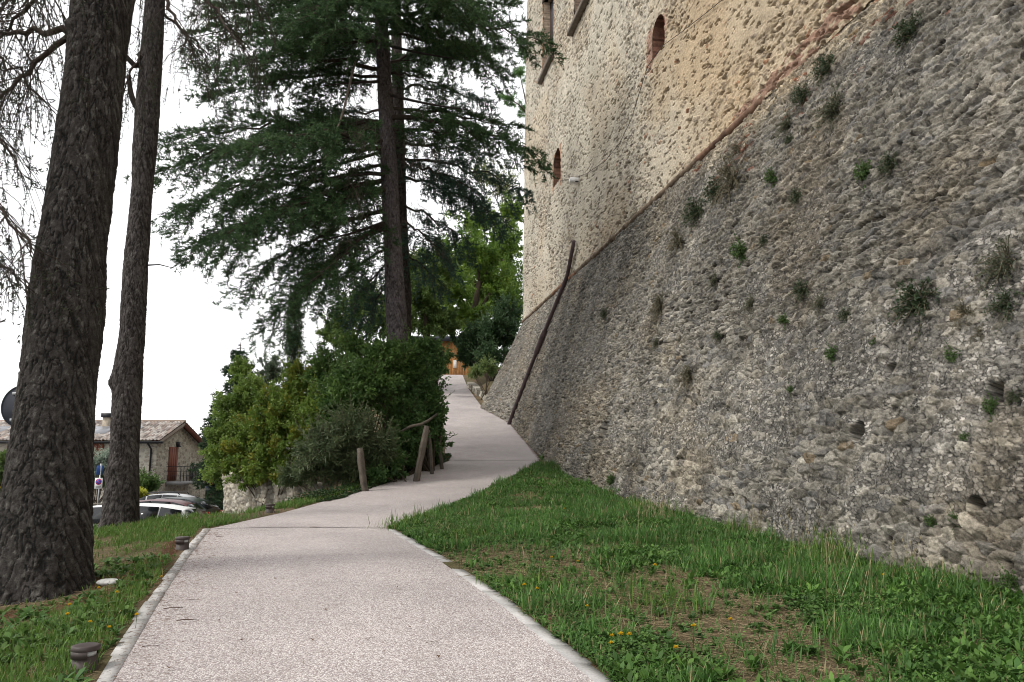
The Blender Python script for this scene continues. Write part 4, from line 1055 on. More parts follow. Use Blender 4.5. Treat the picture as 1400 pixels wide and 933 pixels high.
leafy('shrub', 'tall dark evergreen shrub between the ramp top and the castle corner', 'shrub', gbase(676, 57, -.3), [bl(676, 450, 57, 28, 32), bl(655, 465, 60, 28, 28), bl(695, 430, 58, 20, 28), bl(645, 485, 60, 20, 22), bl(670, 488, 56, 30, 20), bl(628, 470, 62, 11, 20), bl(640, 480, 60, 16, 26), bl(700, 462, 57, 14, 28)], 30000, .17, seed=514, group=LG, twigs=420, cA=(.014, .030, .014), cB=(.042, .078, .030))
leafy('shrub', 'low pale green bush on the bank by the ramp kerb', 'shrub', gbase(665, 52, -.1), [bl(668, 503, 52, 16, 12), bl(650, 510, 53, 10, 9)], 3500, .16, seed=515, group=LG, aspect=.22, twigs=90, cA=(.05, .085, .03), cB=(.14, .18, .06))
leafy('broadleaf_tree', 'mid green tree mass closing the view above the ramp top', 'tree', gbase(640, 96, -.3), [bl(600, 400, 96, 40, 50), bl(650, 420, 96, 44, 44), bl(700, 400, 96, 36, 60), bl(640, 350, 96, 44, 44), bl(565, 390, 96, 34, 50), bl(690, 340, 96, 30, 40), bl(655, 460, 94, 36, 30), bl(600, 445, 94, 36, 20)], 46000, .26, seed=518, trunk=[([gbase(640, 96, -.3), px(642, 450, 96), px(645, 400, 96)], [.35, .28, .2])], twigs=520, cA=(.035, .075, .016), cB=(.11, .17, .03))
leafy('pine_tree', 'bright green tufted pine crown peeping out behind the castle corner', 'tree', px(715, 440, 75) * A_([1, 1, 0]) + A_([0, 0, 7.5]), [bl(710, 100, 75, 12, 14), bl(722, 70, 76, 20, 20), bl(695, 135, 75, 16, 12), bl(718, 150, 76, 14, 16), bl(735, 110, 76, 22, 30)], 14000, .24, seed=516, trunk=[([px(722, 440, 75), px(724, 250, 75), px(722, 150, 75)], [.35, .28, .18])], aspect=.14, twigs=160, cA=(.040, .095, .028), cB=(.10, .19, .055), clump=.4)
leafy('broadleaf_tree', 'thin leaved pale tree glimpsed between the cedar and the castle', 'tree', gbase(690, 82, -.3), [bl(685, 250, 82, 30, 34), bl(660, 235, 82, 24, 26), bl(700, 285, 82, 20, 24)], 3600, .20, seed=517, trunk=[([gbase(690, 82, -.3), px(690, 380, 82), px(688, 290, 82)], [.25, .2, .1])], twigs=140, cA=(.09, .12, .05), cB=(.18, .2, .09))


def conifer(label, cat_name, base, ztop, rbase, seed, cA, cB, gap=.42, name='spruce_tree', needle=.16, taper=1.0, per=9, rise=-.25):
    rg = np.random.default_rng(seed); t = thing(name, base, label, cat_name)
    W, F = MB(), MB(); base = A_(base, float); H = ztop - base[2]
    W.tube([base, base + A_([0, 0, H * .5]), base + A_([0, 0, H])], [H * .02 + .05, H * .012 + .03, .015], 8, (.06, .045, .035))
    z = 0.06 * H
    while z < H * 0.985:
        R = rbase * (1 - z / H) ** taper * rg.uniform(.8, 1.15) + .08
        for k in range(per):
            a = rg.uniform(0, 2 * math.pi); p0 = base + A_([0, 0, z]); p1 = p0 + A_([math.cos(a) * R, math.sin(a) * R, rise * R + rg.normal(0, .08 * R)])
            bough(W, F, rg, p0, p1, .02, arch=.08, width=.32, wmax=1.1, droop=.25, dens=.55, gap=.26, nl=needle, nw=needle * .28, start=.1, colA=cA, colB=cB)
        z += gap * rg.uniform(.8, 1.2) * (0.45 + 0.75 * (1 - z / H))
    F.build('crown', M['needle'], t); W.build('trunk', M['twig'], t)
    return t


conifer('pointed dark spruce rising behind the bright yellow green tree', 'tree', gbase(322, 46, -.2), px(324, 468, 46)[2], 2.3, 521, (.026, .056, .030), (.070, .115, .055), gap=.42, per=10, needle=.2, taper=.8)
conifer('dark spruce beside the gable end of the stone house', 'tree', gbase(292, 70, -.2), px(292, 545, 70)[2], 2.0, 522, (.014, .032, .020), (.04, .07, .04), gap=.5, per=9, needle=.24)
leafy('cypress_tree', 'slender dark cypress seen under the drooping cedar boughs', 'tree', gbase(402, 42, -.2), [bl(403, 425, 42, 15, 30), bl(402, 465, 42, 18, 40), bl(402, 515, 42, 19, 45), bl(402, 565, 42, 20, 45)], 26000, .10, seed=523, aspect=.3, twigs=700, cA=(.016, .034, .018), cB=(.040, .075, .036), trunk=[([gbase(402, 42, -.3), px(402, 560, 42), px(402, 480, 42)], [.16, .13, .09])])
leafy('shrub', 'grey green bush behind the pointed spruce', 'shrub', gbase(365, 44), [bl(368, 505, 44, 22, 24), bl(350, 540, 44, 26, 26), bl(372, 545, 44, 26, 30)], 9000, .13, seed=524, group=LG, twigs=160, cA=(.045, .062, .04), cB=(.095, .12, .075))

# ------------------------------------------------------------------ retaining wall, posts, low lights
def ground_hit(u, v, y0=4.0, y1=60.0):
    Y = np.arange(y0, y1, 0.02); d = px(u, v, 1.0)
    zz = ground_z(d[0] * Y, Y); k = np.argmax(d[2] * Y < zz + 0.0)
    return A_([d[0] * Y[k], Y[k], zz[k]])


def rubble_wall(name, pts, zb, zt, label, cat, seed, pal, th=0.5, su=.30, sv=.2, tone=1.0):
    pts = A_(pts, float); seg = np.linalg.norm(np.diff(pts, axis=0), axis=1); L = np.r_[0, np.cumsum(seg)]
    s = np.arange(0, L[-1], .035); X = np.interp(s, L, pts[:, 0]); Y = np.interp(s, L, pts[:, 1])
    zt_ = np.interp(s, L, zt); f = np.linspace(0, 1, 90)
    dx, dy = np.gradient(X), np.gradient(Y); n = np.stack([dy, -dx], -1); n /= np.linalg.norm(n, axis=1)[:, None]
    S = np.broadcast_to(s[None, :], (len(f), len(s))); Z = zt_[None, :] * (1 - f[:, None]) + zb * f[:, None]
    F1, F2, I, J, DU, DV = vor(S / su + .3 * fbm(S * 2, Z * 2, seed), Z / sv + .3 * fbm(S * 2, Z * 2, seed + 1), seed, .95)
    r1, r2, r5 = (r01(I, J, k) for k in (11, 12, 15)); pr = sstep(.02, .3, F2 - F1)
    h = pr * (.01 + .07 * r1 * r2) + .11 * (fbm(S * 7, Z * 7, seed + 2) - .5) + .2 * (fbm(S * .6, Z * .8, seed + 3) - .5)
    c = pick(r5, pal) * (.75 + .5 * r2)[..., None] * tone; c = c * pr[..., None] + A_([.23, .205, .165]) * (1 - pr[..., None])
    c = c * (.40 + .8 * sstep(.35, .62, fbm(S * 2.6, Z * .25, seed + 4)))[..., None]
    P = np.stack([X[None] + n[None, :, 0] * h, Y[None] + n[None, :, 1] * h, Z], -1)
    back = np.stack([X - n[:, 0] * th, Y - n[:, 1] * th, zt_], -1)
    P = np.concatenate([np.stack([back, P[0]], 0)[:1], P], 0); c = np.concatenate([c[:1], c], 0)
    m = MB(); grid(m, P, np.clip(c, .02, .7))
    return tag(m.build(name, M['stone'], None, origin=(X[0], Y[0], zb), smooth=True), label, cat)


PALE = [(.48, .45, .38), (.40, .37, .31), (.55, .52, .45), (.36, .34, .29), (.45, .41, .33)]
rubble_wall('retaining_wall', [(-11.7, 34.5), (-11.0, 31.5), (-10.3, 29.0), (-9.2, 27.7), (-7.4, 25.9), (-5.9, 24.2), (-5.3, 23.0)], -3.0, [.1, -.1, -.25, -.22, -.34, -.5, -1.0], 'pale crumbling stone retaining wall holding up the shrubs beside the parked cars', 'wall', 601, PALE, su=.26, sv=.14, tone=.8)
rubble_wall('low_wall', [(-3.5, 62), (-2.7, 57), (-1.75, 51.5), (-1.0, 47.6)], 3.0, [6.6, 5.7, 4.55, 3.75], 'low rubble edging wall along the right of the upper ramp', 'wall', 611, PALE, tone=.8)


def wooden_post(u0, v0, u1, v1, Y, r, label):
    a, b = px(u0, v0, Y), px(u1, v1, Y); a[2] = min(a[2], gz(a[0], a[1])) - .05
    rg = np.random.default_rng(int(u0)); n = 9
    P = a + (b - a) * np.linspace(0, 1, n)[:, None] + rg.normal(0, .008, (n, 3))
    m = MB(); R = r * (1 + rg.normal(0, .06, n)); R[-1] *= .8
    cl = np.repeat(A_([[.115, .098, .08]]) * rg.uniform(.7, 1.25, (14, 1)), 1, 0)
    m.tube(P, R, 14, np.vstack([np.tile(cl, (n, 1)), cl[:1], cl[:1]]))
    return tag(m.build('wooden_post', M['wood'], None, origin=a, smooth=True), label, 'post', 'rough posts of the path fence')


wooden_post(500, 676, 491.5, 613, 22.6, .095, 'grey wooden post standing alone at the front edge of the shrubs')
wooden_post(568, 651, 584, 583, 24.8, .10, 'leaning grey wooden post that carries the broken rail')
wooden_post(592, 630, 586, 588, 26.8, .065, 'second slanting post crossing behind the leaning post with the rail')
wooden_post(604, 626, 600, 594, 28.4, .07, 'thin short post half buried in the dark shrub at the ramp edge')
pr_ = [px(548, 590, 25.0), px(562, 583, 24.9), px(577, 580, 24.8), px(586, 575, 25.1), px(598, 566, 25.8)]
tag(MB().tube(pr_, [.03, .045, .05, .045, .03], 10, (.11, .095, .075)).build('fence_rail', M['wood'], None, origin=pr_[2], smooth=True), 'broken rustic rail resting on the leaning post among the shrubs', 'rail')


def path_light(u, v, label, sc=.9):
    p = ground_hit(u, v); t = thing('path_light', p, label, 'light', 'low brown path lights on the left verge')
    n = 28; th = np.linspace(0, 2 * math.pi, n, endpoint=False)
    m = MB(); prof = [(.115, -.12), (.115, .03), (.105, .036), (.105, .125)]
    m.tube([p + A_([0, 0, z]) * sc for _, z in prof], [r * sc for r, _ in prof], n); m.build('body', M['metal_brown'], t)
    m = MB(); prof = [(.09, .12), (.09, .175)]
    m.tube([p + A_([0, 0, z]) * sc for _, z in prof], [r * sc for r, _ in prof], n); m.build('diffuser', M['lamp_w'], t)
    # hood: closed at the back, open towards the path
    m = MB(); m.tube([p + A_([0, 0, z]) * sc for z in (.17, .175, .208, .216)], A_([.118, .122, .12, .10]) * sc, n); m.build('hood', M['metal_brown'], t)
    m = MB(); a = np.linspace(math.radians(55), math.radians(305), 26); V = []
    for r in (.119, .109):
        for z in (.11, .172): V += [p + A_([r * math.cos(q), r * math.sin(q), z]) * sc for q in a]
    k = len(a); Q = []
    for i in range(k - 1): Q += [[i, i + 1, k + i + 1, k + i], [2 * k + i, 3 * k + i, 3 * k + i + 1, 2 * k + i + 1], [k + i, k + i + 1, 3 * k + i + 1, 3 * k + i], [i, 2 * k + i, 2 * k + i + 1, i + 1]]
    m.add(V, Q=Q); m.build('shield', M['metal_brown'], t)
    return t


path_light(115, 916, 'brown hooded path light in the bottom corner of the frame, nearest the thick trunk', 0.88)
path_light(249, 752, 'brown hooded path light beside the kerb, level with the slimmer trunk')
path_light(369, 701, 'far brown path light at the bend, in front of the retaining wall')
p = ground_hit(150, 800); rg = np.random.default_rng(8)
d = rdir(rg, 160); V = d * A_([.17, .11, .045]) * (1 + .12 * (fbm(d[:, 0] * 2 + 3, d[:, 1] * 2 + d[:, 2], 4) - .5))[:, None]
import bmesh
bm = bmesh.new(); [bm.verts.new(tuple(q)) for q in V]; bmesh.ops.convex_hull(bm, input=bm.verts)
me = bpy.data.meshes.new('flat_stone'); bm.to_mesh(me); bm.free(); me.materials.append(pmat('pale stone', (.52, .52, .50), rough=.85, noise=[(20, .15)], bump=(40, .4, .01)))
o = bpy.data.objects.new('flat_stone', me); COL.objects.link(o); o.location = Vector(p + A_([0, 0, .03])); tag(o, 'flat pale stone lying in the grass beside the thick cedar trunk', 'stone')

# ------------------------------------------------------------------ road signs
sp = px(29, 556, 12.0); sb = A_([sp[0] + .0, 12.0, gz(sp[0], 12.0)])
t = thing('round_sign', sb, 'round road sign seen from its dark back, half hidden by the thick cedar trunk', 'road sign')
MB().tube([sb - A_([0, 0, .2]), sb + A_([0, 0, 1]), A_([sb[0], 12.0, sp[2] + .36])], .03, 12).build('pole', M['galv'], t, smooth=True)
m = MB(); m.tube([sp + A_([0, .045, 0]), sp + A_([0, .062, 0])], .325, 48); m.build('disc', M['signback'], t)
m = MB(); m.tube([sp + A_([0, .035, 0]), sp + A_([0, .06, 0])], .33, 48, cap=False); m.build('rim', M['galv'], t)
for dz_ in (.2, -.2): MB().box(sp + A_([0, .034, dz_]), (.34, .025, .04)).build('bracket', M['galv'], t)

sp = px(135.5, 661, 38.0); sb = A_([sp[0], 38.0, gz(sp[0], 38)])
t = thing('parking_sign', sb, 'small white no parking sign with red and blue disc between the two trunks', 'road sign')
MB().tube([sb - A_([0, 0, .2]), A_([sp[0] + .02, 38.0, px(136, 634, 38)[2]])], .032, 10).build('pole', M['galv'], t)
m = MB(); m.box(sp - A_([0, .05, 0]), (.36, .02, .50), col=(.78, .78, .78)); m.build('plate', M['signpaint'], t)
q = sp + A_([0, -.062, .07]); m = MB(); m.tube([q, q - A_([0, .004, 0])], .145, 28, (.55, .03, .04)); m.tube([q - A_([0, .004, 0]), q - A_([0, .008, 0])], .112, 28, (.03, .08, .42)); m.box(q - A_([0, .011, 0]), (.27, .004, .03), ry=math.radians(45), col=(.55, .03, .04)); m.build('disc', M['signpaint'], t)
m = MB()
for k, w_ in enumerate((.24, .2)): m.box(sp + A_([0, -.063, -.14 - .05 * k]), (w_, .004, .02), col=(.12, .12, .14))
m.build('lettering', M['signpaint'], t)
q = px(137, 643, 38) - A_([0, .05, 0]); m = MB(); m.box(q, (.40, .02, .42), rz=math.radians(80), col=(.05, .12, .42)); m.build('side_plate', M['signpaint'], t)

# ------------------------------------------------------------------ stone house
HX, HY0, HY1, RY = -22.1, 50.0, 58.4, 53.2
ZE, ZR, ZF, ZB = px(217, 601, 50)[2], px(247, 577, 53)[2], px(268, 620, 58.6)[2], -3.6
house = thing('stone_house', (HX - 18, 53, ZB), 'stone house with tiled roof, brown shutters and a balcony on its gable end', 'house')
m = MB()
HL = -62.0
m.add([[HL, HY0, ZB], [HX, HY0, ZB], [HX, HY0, ZE], [HL, HY0, ZE]], Q=[[0, 1, 2, 3]])
m.add([[HX, HY0, ZB], [HX, HY1, ZB], [HX, HY1, ZF + .1], [HX, RY, ZR - .16], [HX, HY0, ZE]], T=[[0, 1, 2], [0, 2, 3], [0, 3, 4]])
m.add([[HL, HY0, ZB], [HL, HY1, ZB], [HL, HY1, ZF + .1], [HL, RY, ZR - .16], [HL, HY0, ZE]], T=[[2, 1, 0], [3, 2, 0], [4, 3, 0]])
m.add([[HL, HY1, ZB], [HX, HY1, ZB], [HX, HY1, ZF + .1], [HL, HY1, ZF + .1]], Q=[[3, 2, 1, 0]])


def masonry_mat():
    mt = pmat('house rubble masonry', (.4, .37, .31), rough=.92, spec=.15); N, L = mt.node_tree.nodes, mt.node_tree.links; bs = N['Principled BSDF']
    tc = N.new('ShaderNodeTexCoord'); mp = N.new('ShaderNodeMapping'); mp.inputs['Scale'].default_value = (1, 1, 1.9); L.new(tc.outputs['Object'], mp.inputs['Vector'])
    v = N.new('ShaderNodeTexVoronoi'); v.inputs['Scale'].default_value = 3.4; L.new(mp.outputs[0], v.inputs['Vector'])
    ve = N.new('ShaderNodeTexVoronoi'); ve.feature = 'DISTANCE_TO_EDGE'; ve.inputs['Scale'].default_value = 3.4; L.new(mp.outputs[0], ve.inputs['Vector'])
    sc_ = N.new('ShaderNodeSeparateColor'); L.new(v.outputs['Color'], sc_.inputs[0]); cr = N.new('ShaderNodeValToRGB')
    cr.color_ramp.elements[0].color = (.28, .25, .21, 1); cr.color_ramp.elements[1].color = (.62, .57, .49, 1); e = cr.color_ramp.elements.new(.5); e.color = (.47, .43, .36, 1)
    L.new(sc_.outputs[0], cr.inputs[0]); mr = N.new('ShaderNodeMapRange'); mr.inputs['From Min'].default_value = .02; mr.inputs['From Max'].default_value = .10; L.new(ve.outputs['Distance'], mr.inputs['Value'])
    mx = N.new('ShaderNodeMix'); mx.data_type = 'RGBA'; mx.inputs[6].default_value = (.58, .55, .48, 1); L.new(mr.outputs['Result'], mx.inputs[0]); L.new(cr.outputs[0], mx.inputs[7]); L.new(mx.outputs[2], bs.inputs['Base Color'])
    b = N.new('ShaderNodeBump'); b.inputs['Strength'].default_value = .8; b.inputs['Distance'].default_value = .05; L.new(mr.outputs['Result'], b.inputs['Height']); L.new(b.outputs['Normal'], bs.inputs['Normal'])
    return mt


m.build('wall', masonry_mat(), house)


def tiles(y0, z0, y1, z1, x0, x1, seed):
    xs_ = np.arange(x0, x1, .05); L = math.hypot(y1 - y0, z1 - z0); nr = int(L / .36); rows = []
    for k in range(nr): rows += [(k / nr, .035), ((k + .97) / nr, .0)]
    f = A_([r[0] for r in rows]); lift = A_([r[1] for r in rows])
    n_ = A_([-(z1 - z0), y1 - y0]) / L; n_ = n_ if n_[1] > 0 else -n_
    X, Fr = np.meshgrid(xs_, f); jit = .02 * (r01(np.floor(X / .22), np.floor(Fr * nr), seed) - .5)
    hgt = .085 * np.abs(np.sin(math.pi * X / .22)) + lift[:, None] + jit
    P = np.stack([X, y0 + (y1 - y0) * Fr + n_[0] * hgt, z0 + (z1 - z0) * Fr + n_[1] * hgt], -1)
    h = r01(np.floor(X / .22), np.floor(Fr * nr + .01), seed + 3)
    c = pick(h, [(.36, .31, .28), (.27, .22, .20), (.44, .40, .37), (.21, .18, .165), (.38, .31, .27), (.52, .49, .46), (.31, .28, .265)])
    return P, c


m = MB(); P, c = tiles(HY0 - .55, ZE - .12, RY, ZR, HL - .4, HX + .38, 31); grid(m, P, c)
P, c = tiles(RY, ZR, HY1 + .6, ZF, HL - .4, HX + .38, 33); grid(m, P, c)
m.tube([[HL, RY, ZR + .02], [HX + .38, RY, ZR + .02]], .11, 8, (.36, .27, .21))
rf = m.build('roof', M['roof'], house)
m = MB()
for a, b in (((HY0 - .55, ZE - .12), (RY, ZR)), ((RY, ZR), (HY1 + .6, ZF))):
    for x_, w_ in ((HX + .36, .06),):
        m.add([[x_, a[0], a[1] - .03], [x_, b[0], b[1] - .03], [x_, b[0], b[1] - (.18 if a[0] < RY - 1 else .36)], [x_, a[0], a[1] - (.18 if a[0] < RY - 1 else .36)]] + [[x_ - w_, a[0], a[1] - .03], [x_ - w_, b[0], b[1] - .03], [x_ - w_, b[0], b[1] - .33], [x_ - w_, a[0], a[1] - .33]], Q=[[0, 1, 2, 3], [7, 6, 5, 4], [3, 2, 6, 7]], col=(.34, .29, .25) if a[0] < RY - 1 else (.17, .06, .045))
    m.add([[HX + .29, a[0], a[1] - .08], [HX + .29, b[0], b[1] - .08], [HX - .3, b[0], b[1] - .08], [HX - .3, a[0], a[1] - .08]], Q=[[0, 1, 2, 3]], col=(.20, .08, .055))
m.build('verge_board', M['woodred'], house)
m = MB(); m.tube([[HL, HY0 - .62, ZE - .2], [HX + .6, HY0 - .62, ZE - .2]], .075, 8); m.build('gutter', M['iron'], house)
m = MB(); m.tube([[HX - .35, HY0 - .6, ZE - .22], [HX - .3, HY0 - .12, ZE - .6], [HX - .3, HY0 - .12, ZB + .1]], .06, 8); m.build('downpipe', M['iron'], house)
for (u0, u1, v0, v1) in ((96, 141, 602, 631),):
    a, b = px(u0, v0, HY0), px(u1, v1, HY0); mid = (a[0] + b[0]) / 2; zc, hz_ = (a[2] + b[2]) / 2, abs(a[2] - b[2])
    w = bpy.data.objects.new('window', None); COL.objects.link(w); w.parent = house; w['_o'] = house['_o']; w['label'] = 'window behind closed red brown shutters'
    for k in (-1, 1):
        mm = MB(); wd = abs(b[0] - a[0]) / 2 - .03
        for q in range(6): mm.box((mid + k * (wd / 2 + .02) + (q - 2.5) * wd / 6, HY0 - .05, zc), (wd / 6 - .012, .05, hz_), col=A_([.22, .085, .055]) * (1 + .12 * ((q * 7) % 3 - 1)))
        for zz in (-.35, .35): mm.box((mid + k * (wd / 2 + .02), HY0 - .03, zc + zz * hz_), (wd - .01, .03, .1), col=(.18, .07, .045))
        mm.build('shutter', M['woodred'], w)
    MB().box((mid, HY0 - .06, zc - hz_ / 2 - .08), (abs(b[0] - a[0]) + .2, .2, .1), col=(.42, .40, .35)).build('sill', M['kerb'], w)
def on_gable(u, v):
    k = (u - 700) / FPX; d = px(u, v, 1.0); Y = HX / d[0]; return d * Y
a, b = on_gable(231.5, 611), on_gable(239.5, 657)
mm = MB(); mm.box((HX + .04, (a[1] + b[1]) / 2, (a[2] + b[2]) / 2), (.07, abs(b[1] - a[1]), abs(a[2] - b[2])), col=(.22, .085, .06)); dr = mm.build('door', M['woodred'], house)
mm = MB()
for q in (.25, .5, .75): mm.box((HX + .085, a[1] + (b[1] - a[1]) * q, (a[2] + b[2]) / 2), (.02, .03, abs(a[2] - b[2]) - .1), col=(.15, .06, .04))
mm.build('batten', M['woodred'], dr)
yb0, yb1 = on_gable(228, 655)[1] - .2, on_gable(259, 655)[1]; zb_ = on_gable(240, 658)[2]
bal = MB().box((HX + .5, (yb0 + yb1) / 2, zb_ - .1), (1.0, yb1 - yb0, .2), col=(.32, .32, .33)).build('balcony', M['kerb'], house)
mm = MB()
for zz in (.35, .65, .95): mm.tube([[HX + .95, yb0, zb_ + zz], [HX + .95, yb1, zb_ + zz]], .02, 6)
for zz in (.35, .65, .95):
    for y_ in (yb0, yb1): mm.tube([[HX + .02, y_, zb_ + zz], [HX + .95, y_, zb_ + zz]], .02, 6)
for q in np.linspace(yb0, yb1, 9): mm.tube([[HX + .95, q, zb_], [HX + .95, q, zb_ + .95]], .022, 6)
for q in np.linspace(.06, .9, 12): mm.tube([[HX + q, yb1, zb_], [HX + q, yb1, zb_ + .95]], .028, 6)
mm.build('railing', M['iron'], bal)
p = on_gable(242, 608); mm = MB(); mm.box(p + A_([.08, 0, .05]), (.16, .30, .26), col=(.1, .1, .1)); mm.box(p + A_([.13, 0, -.12]), (.24, .2, .08)); mm.build('wall_lamp', M['iron'], house)
a = px(147, 577, 52.3); mm = MB(); mm.box(a + A_([0, 0, -.35]), (.45, .45, 1.3), col=(.40, .35, .28)); ch = mm.build('chimney', M['brick'], rf); mm = MB(); mm.box(a + A_([0, 0, .42]), (.62, .6, .26)); mm.build('chimney_cap', M['iron'], ch)
for (x0, x1) in ((-27.9, -25.7), (-25.5, -23.9), (-31.2, -28.3), (-36, -32.5)):
    f0, f1 = .30, .66; yA, yB = HY0 - .55 + (RY - HY0 + .55) * f0, HY0 - .55 + (RY - HY0 + .55) * f1; zA, zB = ZE - .12 + (ZR - ZE + .12) * f0 + .12, ZE - .12 + (ZR - ZE + .12) * f1 + .12
    mm = MB(); mm.add([[x0, yA, zA], [x1, yA, zA], [x1, yB, zB], [x0, yB, zB], [x0, yA, zA - .06], [x1, yA, zA - .06], [x1, yB, zB - .06], [x0, yB, zB - .06]], Q=[[0, 1, 2, 3], [0, 4, 5, 1], [1, 5, 6, 2], [2, 6, 7, 3], [3, 7, 4, 0]]); mm.build('solar_panel', M['panel'], rf)

rubble_wall('garden_wall', [(-62, 44.5), (-30, 44.5), (-20.5, 45.0)], -3.6, [-1.7, -1.7, -2.1], 'low grey garden wall in front of the stone house', 'wall', 621, PALE, tone=.55)
HGp = 'garden shrubs by the stone house'
leafy('shrub', 'dark green hedge under the brown shutters of the house', 'hedge', gbase(130, 47.5), [bl(125, 655, 47.5, 18, 13, 1), bl(150, 655, 47.5, 18, 13, 1)], 5000, .16, seed=701, group=HGp, twigs=120, **dark)
leafy('shrub', 'silvery grey green bush in front of the brown shutters', 'shrub', gbase(135, 46.5), [bl(133, 634, 46.5, 13, 18, .8), bl(146, 628, 46.5, 8, 16, .7)], 4000, .16, seed=702, group=HGp, twigs=100, aspect=.25, cA=(.12, .15, .12), cB=(.25, .29, .24))
leafy('shrub', 'rounded green bush under the downpipe corner of the house', 'shrub', gbase(203, 47), [bl(203, 661, 47, 15, 12, 1), bl(190, 660, 47, 10, 10, 1)], 4500, .15, seed=703, group=HGp, twigs=110, cA=(.03, .06, .02), cB=(.09, .14, .04))
leafy('shrub', 'small lime yellow bush low beside the slimmer trunk', 'shrub', gbase(190, 45.6), [bl(192, 675, 45.6, 9, 6, .5)], 1500, .12, seed=704, group=HGp, twigs=50, cA=(.20, .22, .03), cB=(.34, .34, .05))
leafy('shrub', 'tall yellow and green bushes at the far left edge of the frame', 'shrub', gbase(3, 40), [bl(0, 650, 40, 16, 22, 1), bl(-25, 640, 40, 20, 24, 1), bl(5, 632, 40.5, 8, 16, .6)], 6000, .15, seed=705, group=HGp, twigs=130, cA=(.035, .065, .02), cB=(.10, .14, .04), tipcol=((.45, .36, .04), .3))
leafy('shrub', 'orange red autumn bush beyond the parked cars', 'shrub', gbase(290, 68), [bl(288, 655, 68, 12, 13, 1.2), bl(297, 650, 68, 8, 12, .9)], 4000, .17, seed=706, group=HGp, twigs=90, cA=(.28, .09, .03), cB=(.50, .22, .06))
leafy('broadleaf_tree', 'dark tree mass behind the balcony corner of the house', 'tree', gbase(282, 76, -.2), [bl(282, 625, 76, 15, 30), bl(294, 605, 76, 16, 36), bl(276, 652, 76, 12, 14)], 9000, .2, seed=707, trunk=[([gbase(282, 76, -.3), px(282, 660, 76), px(283, 640, 76)], [.2, .16, .12])], twigs=160, cA=(.012, .026, .014), cB=(.035, .06, .03))

# the little hut where the ramp ends
hp = px(606, 500, 88); hz0 = px(606, 512, 88)[2]; hz1 = px(606, 467, 88)[2]
t = thing('wooden_hut', A_([hp[0], 88, hz0]), 'orange brown wooden hut with a dark flat roof at the top of the ramp', 'hut')
m = MB()
for k in range(18): m.box((hp[0] - 2.6 + k * .31, 88, (hz0 - 1 + hz1) / 2), (.3, .12, hz1 - hz0 + 1), col=A_([.40, .20, .075]) * (0.8 + .4 * ((k * 7) % 5) / 5))
m.box((hp[0] - 2.7, 90, (hz0 - 1 + hz1) / 2), (.12, 4, hz1 - hz0 + 1), col=(.38, .19, .07)); m.box((hp[0] + 2.85, 90, (hz0 - 1 + hz1) / 2), (.12, 4, hz1 - hz0 + 1), col=(.38, .19, .07)); m.build('wall', M['wood'], t)
m = MB(); m.box((hp[0], 89.8, hz1 + .22), (7.0, 5.6, .42)); m.build('roof', M['signback'], t)
a = px(622, 498, 87.9); m = MB(); m.box((a[0], 87.9, a[2]), (.35, .06, .9), col=(.75, .73, .68)); m.build('door', M['kerb'], t)
m = MB(); m.box((hp[0] - .6, 87.9, hz0 + 2.2), (1.3, .06, .9)); m.build('window', M['glass'], t)


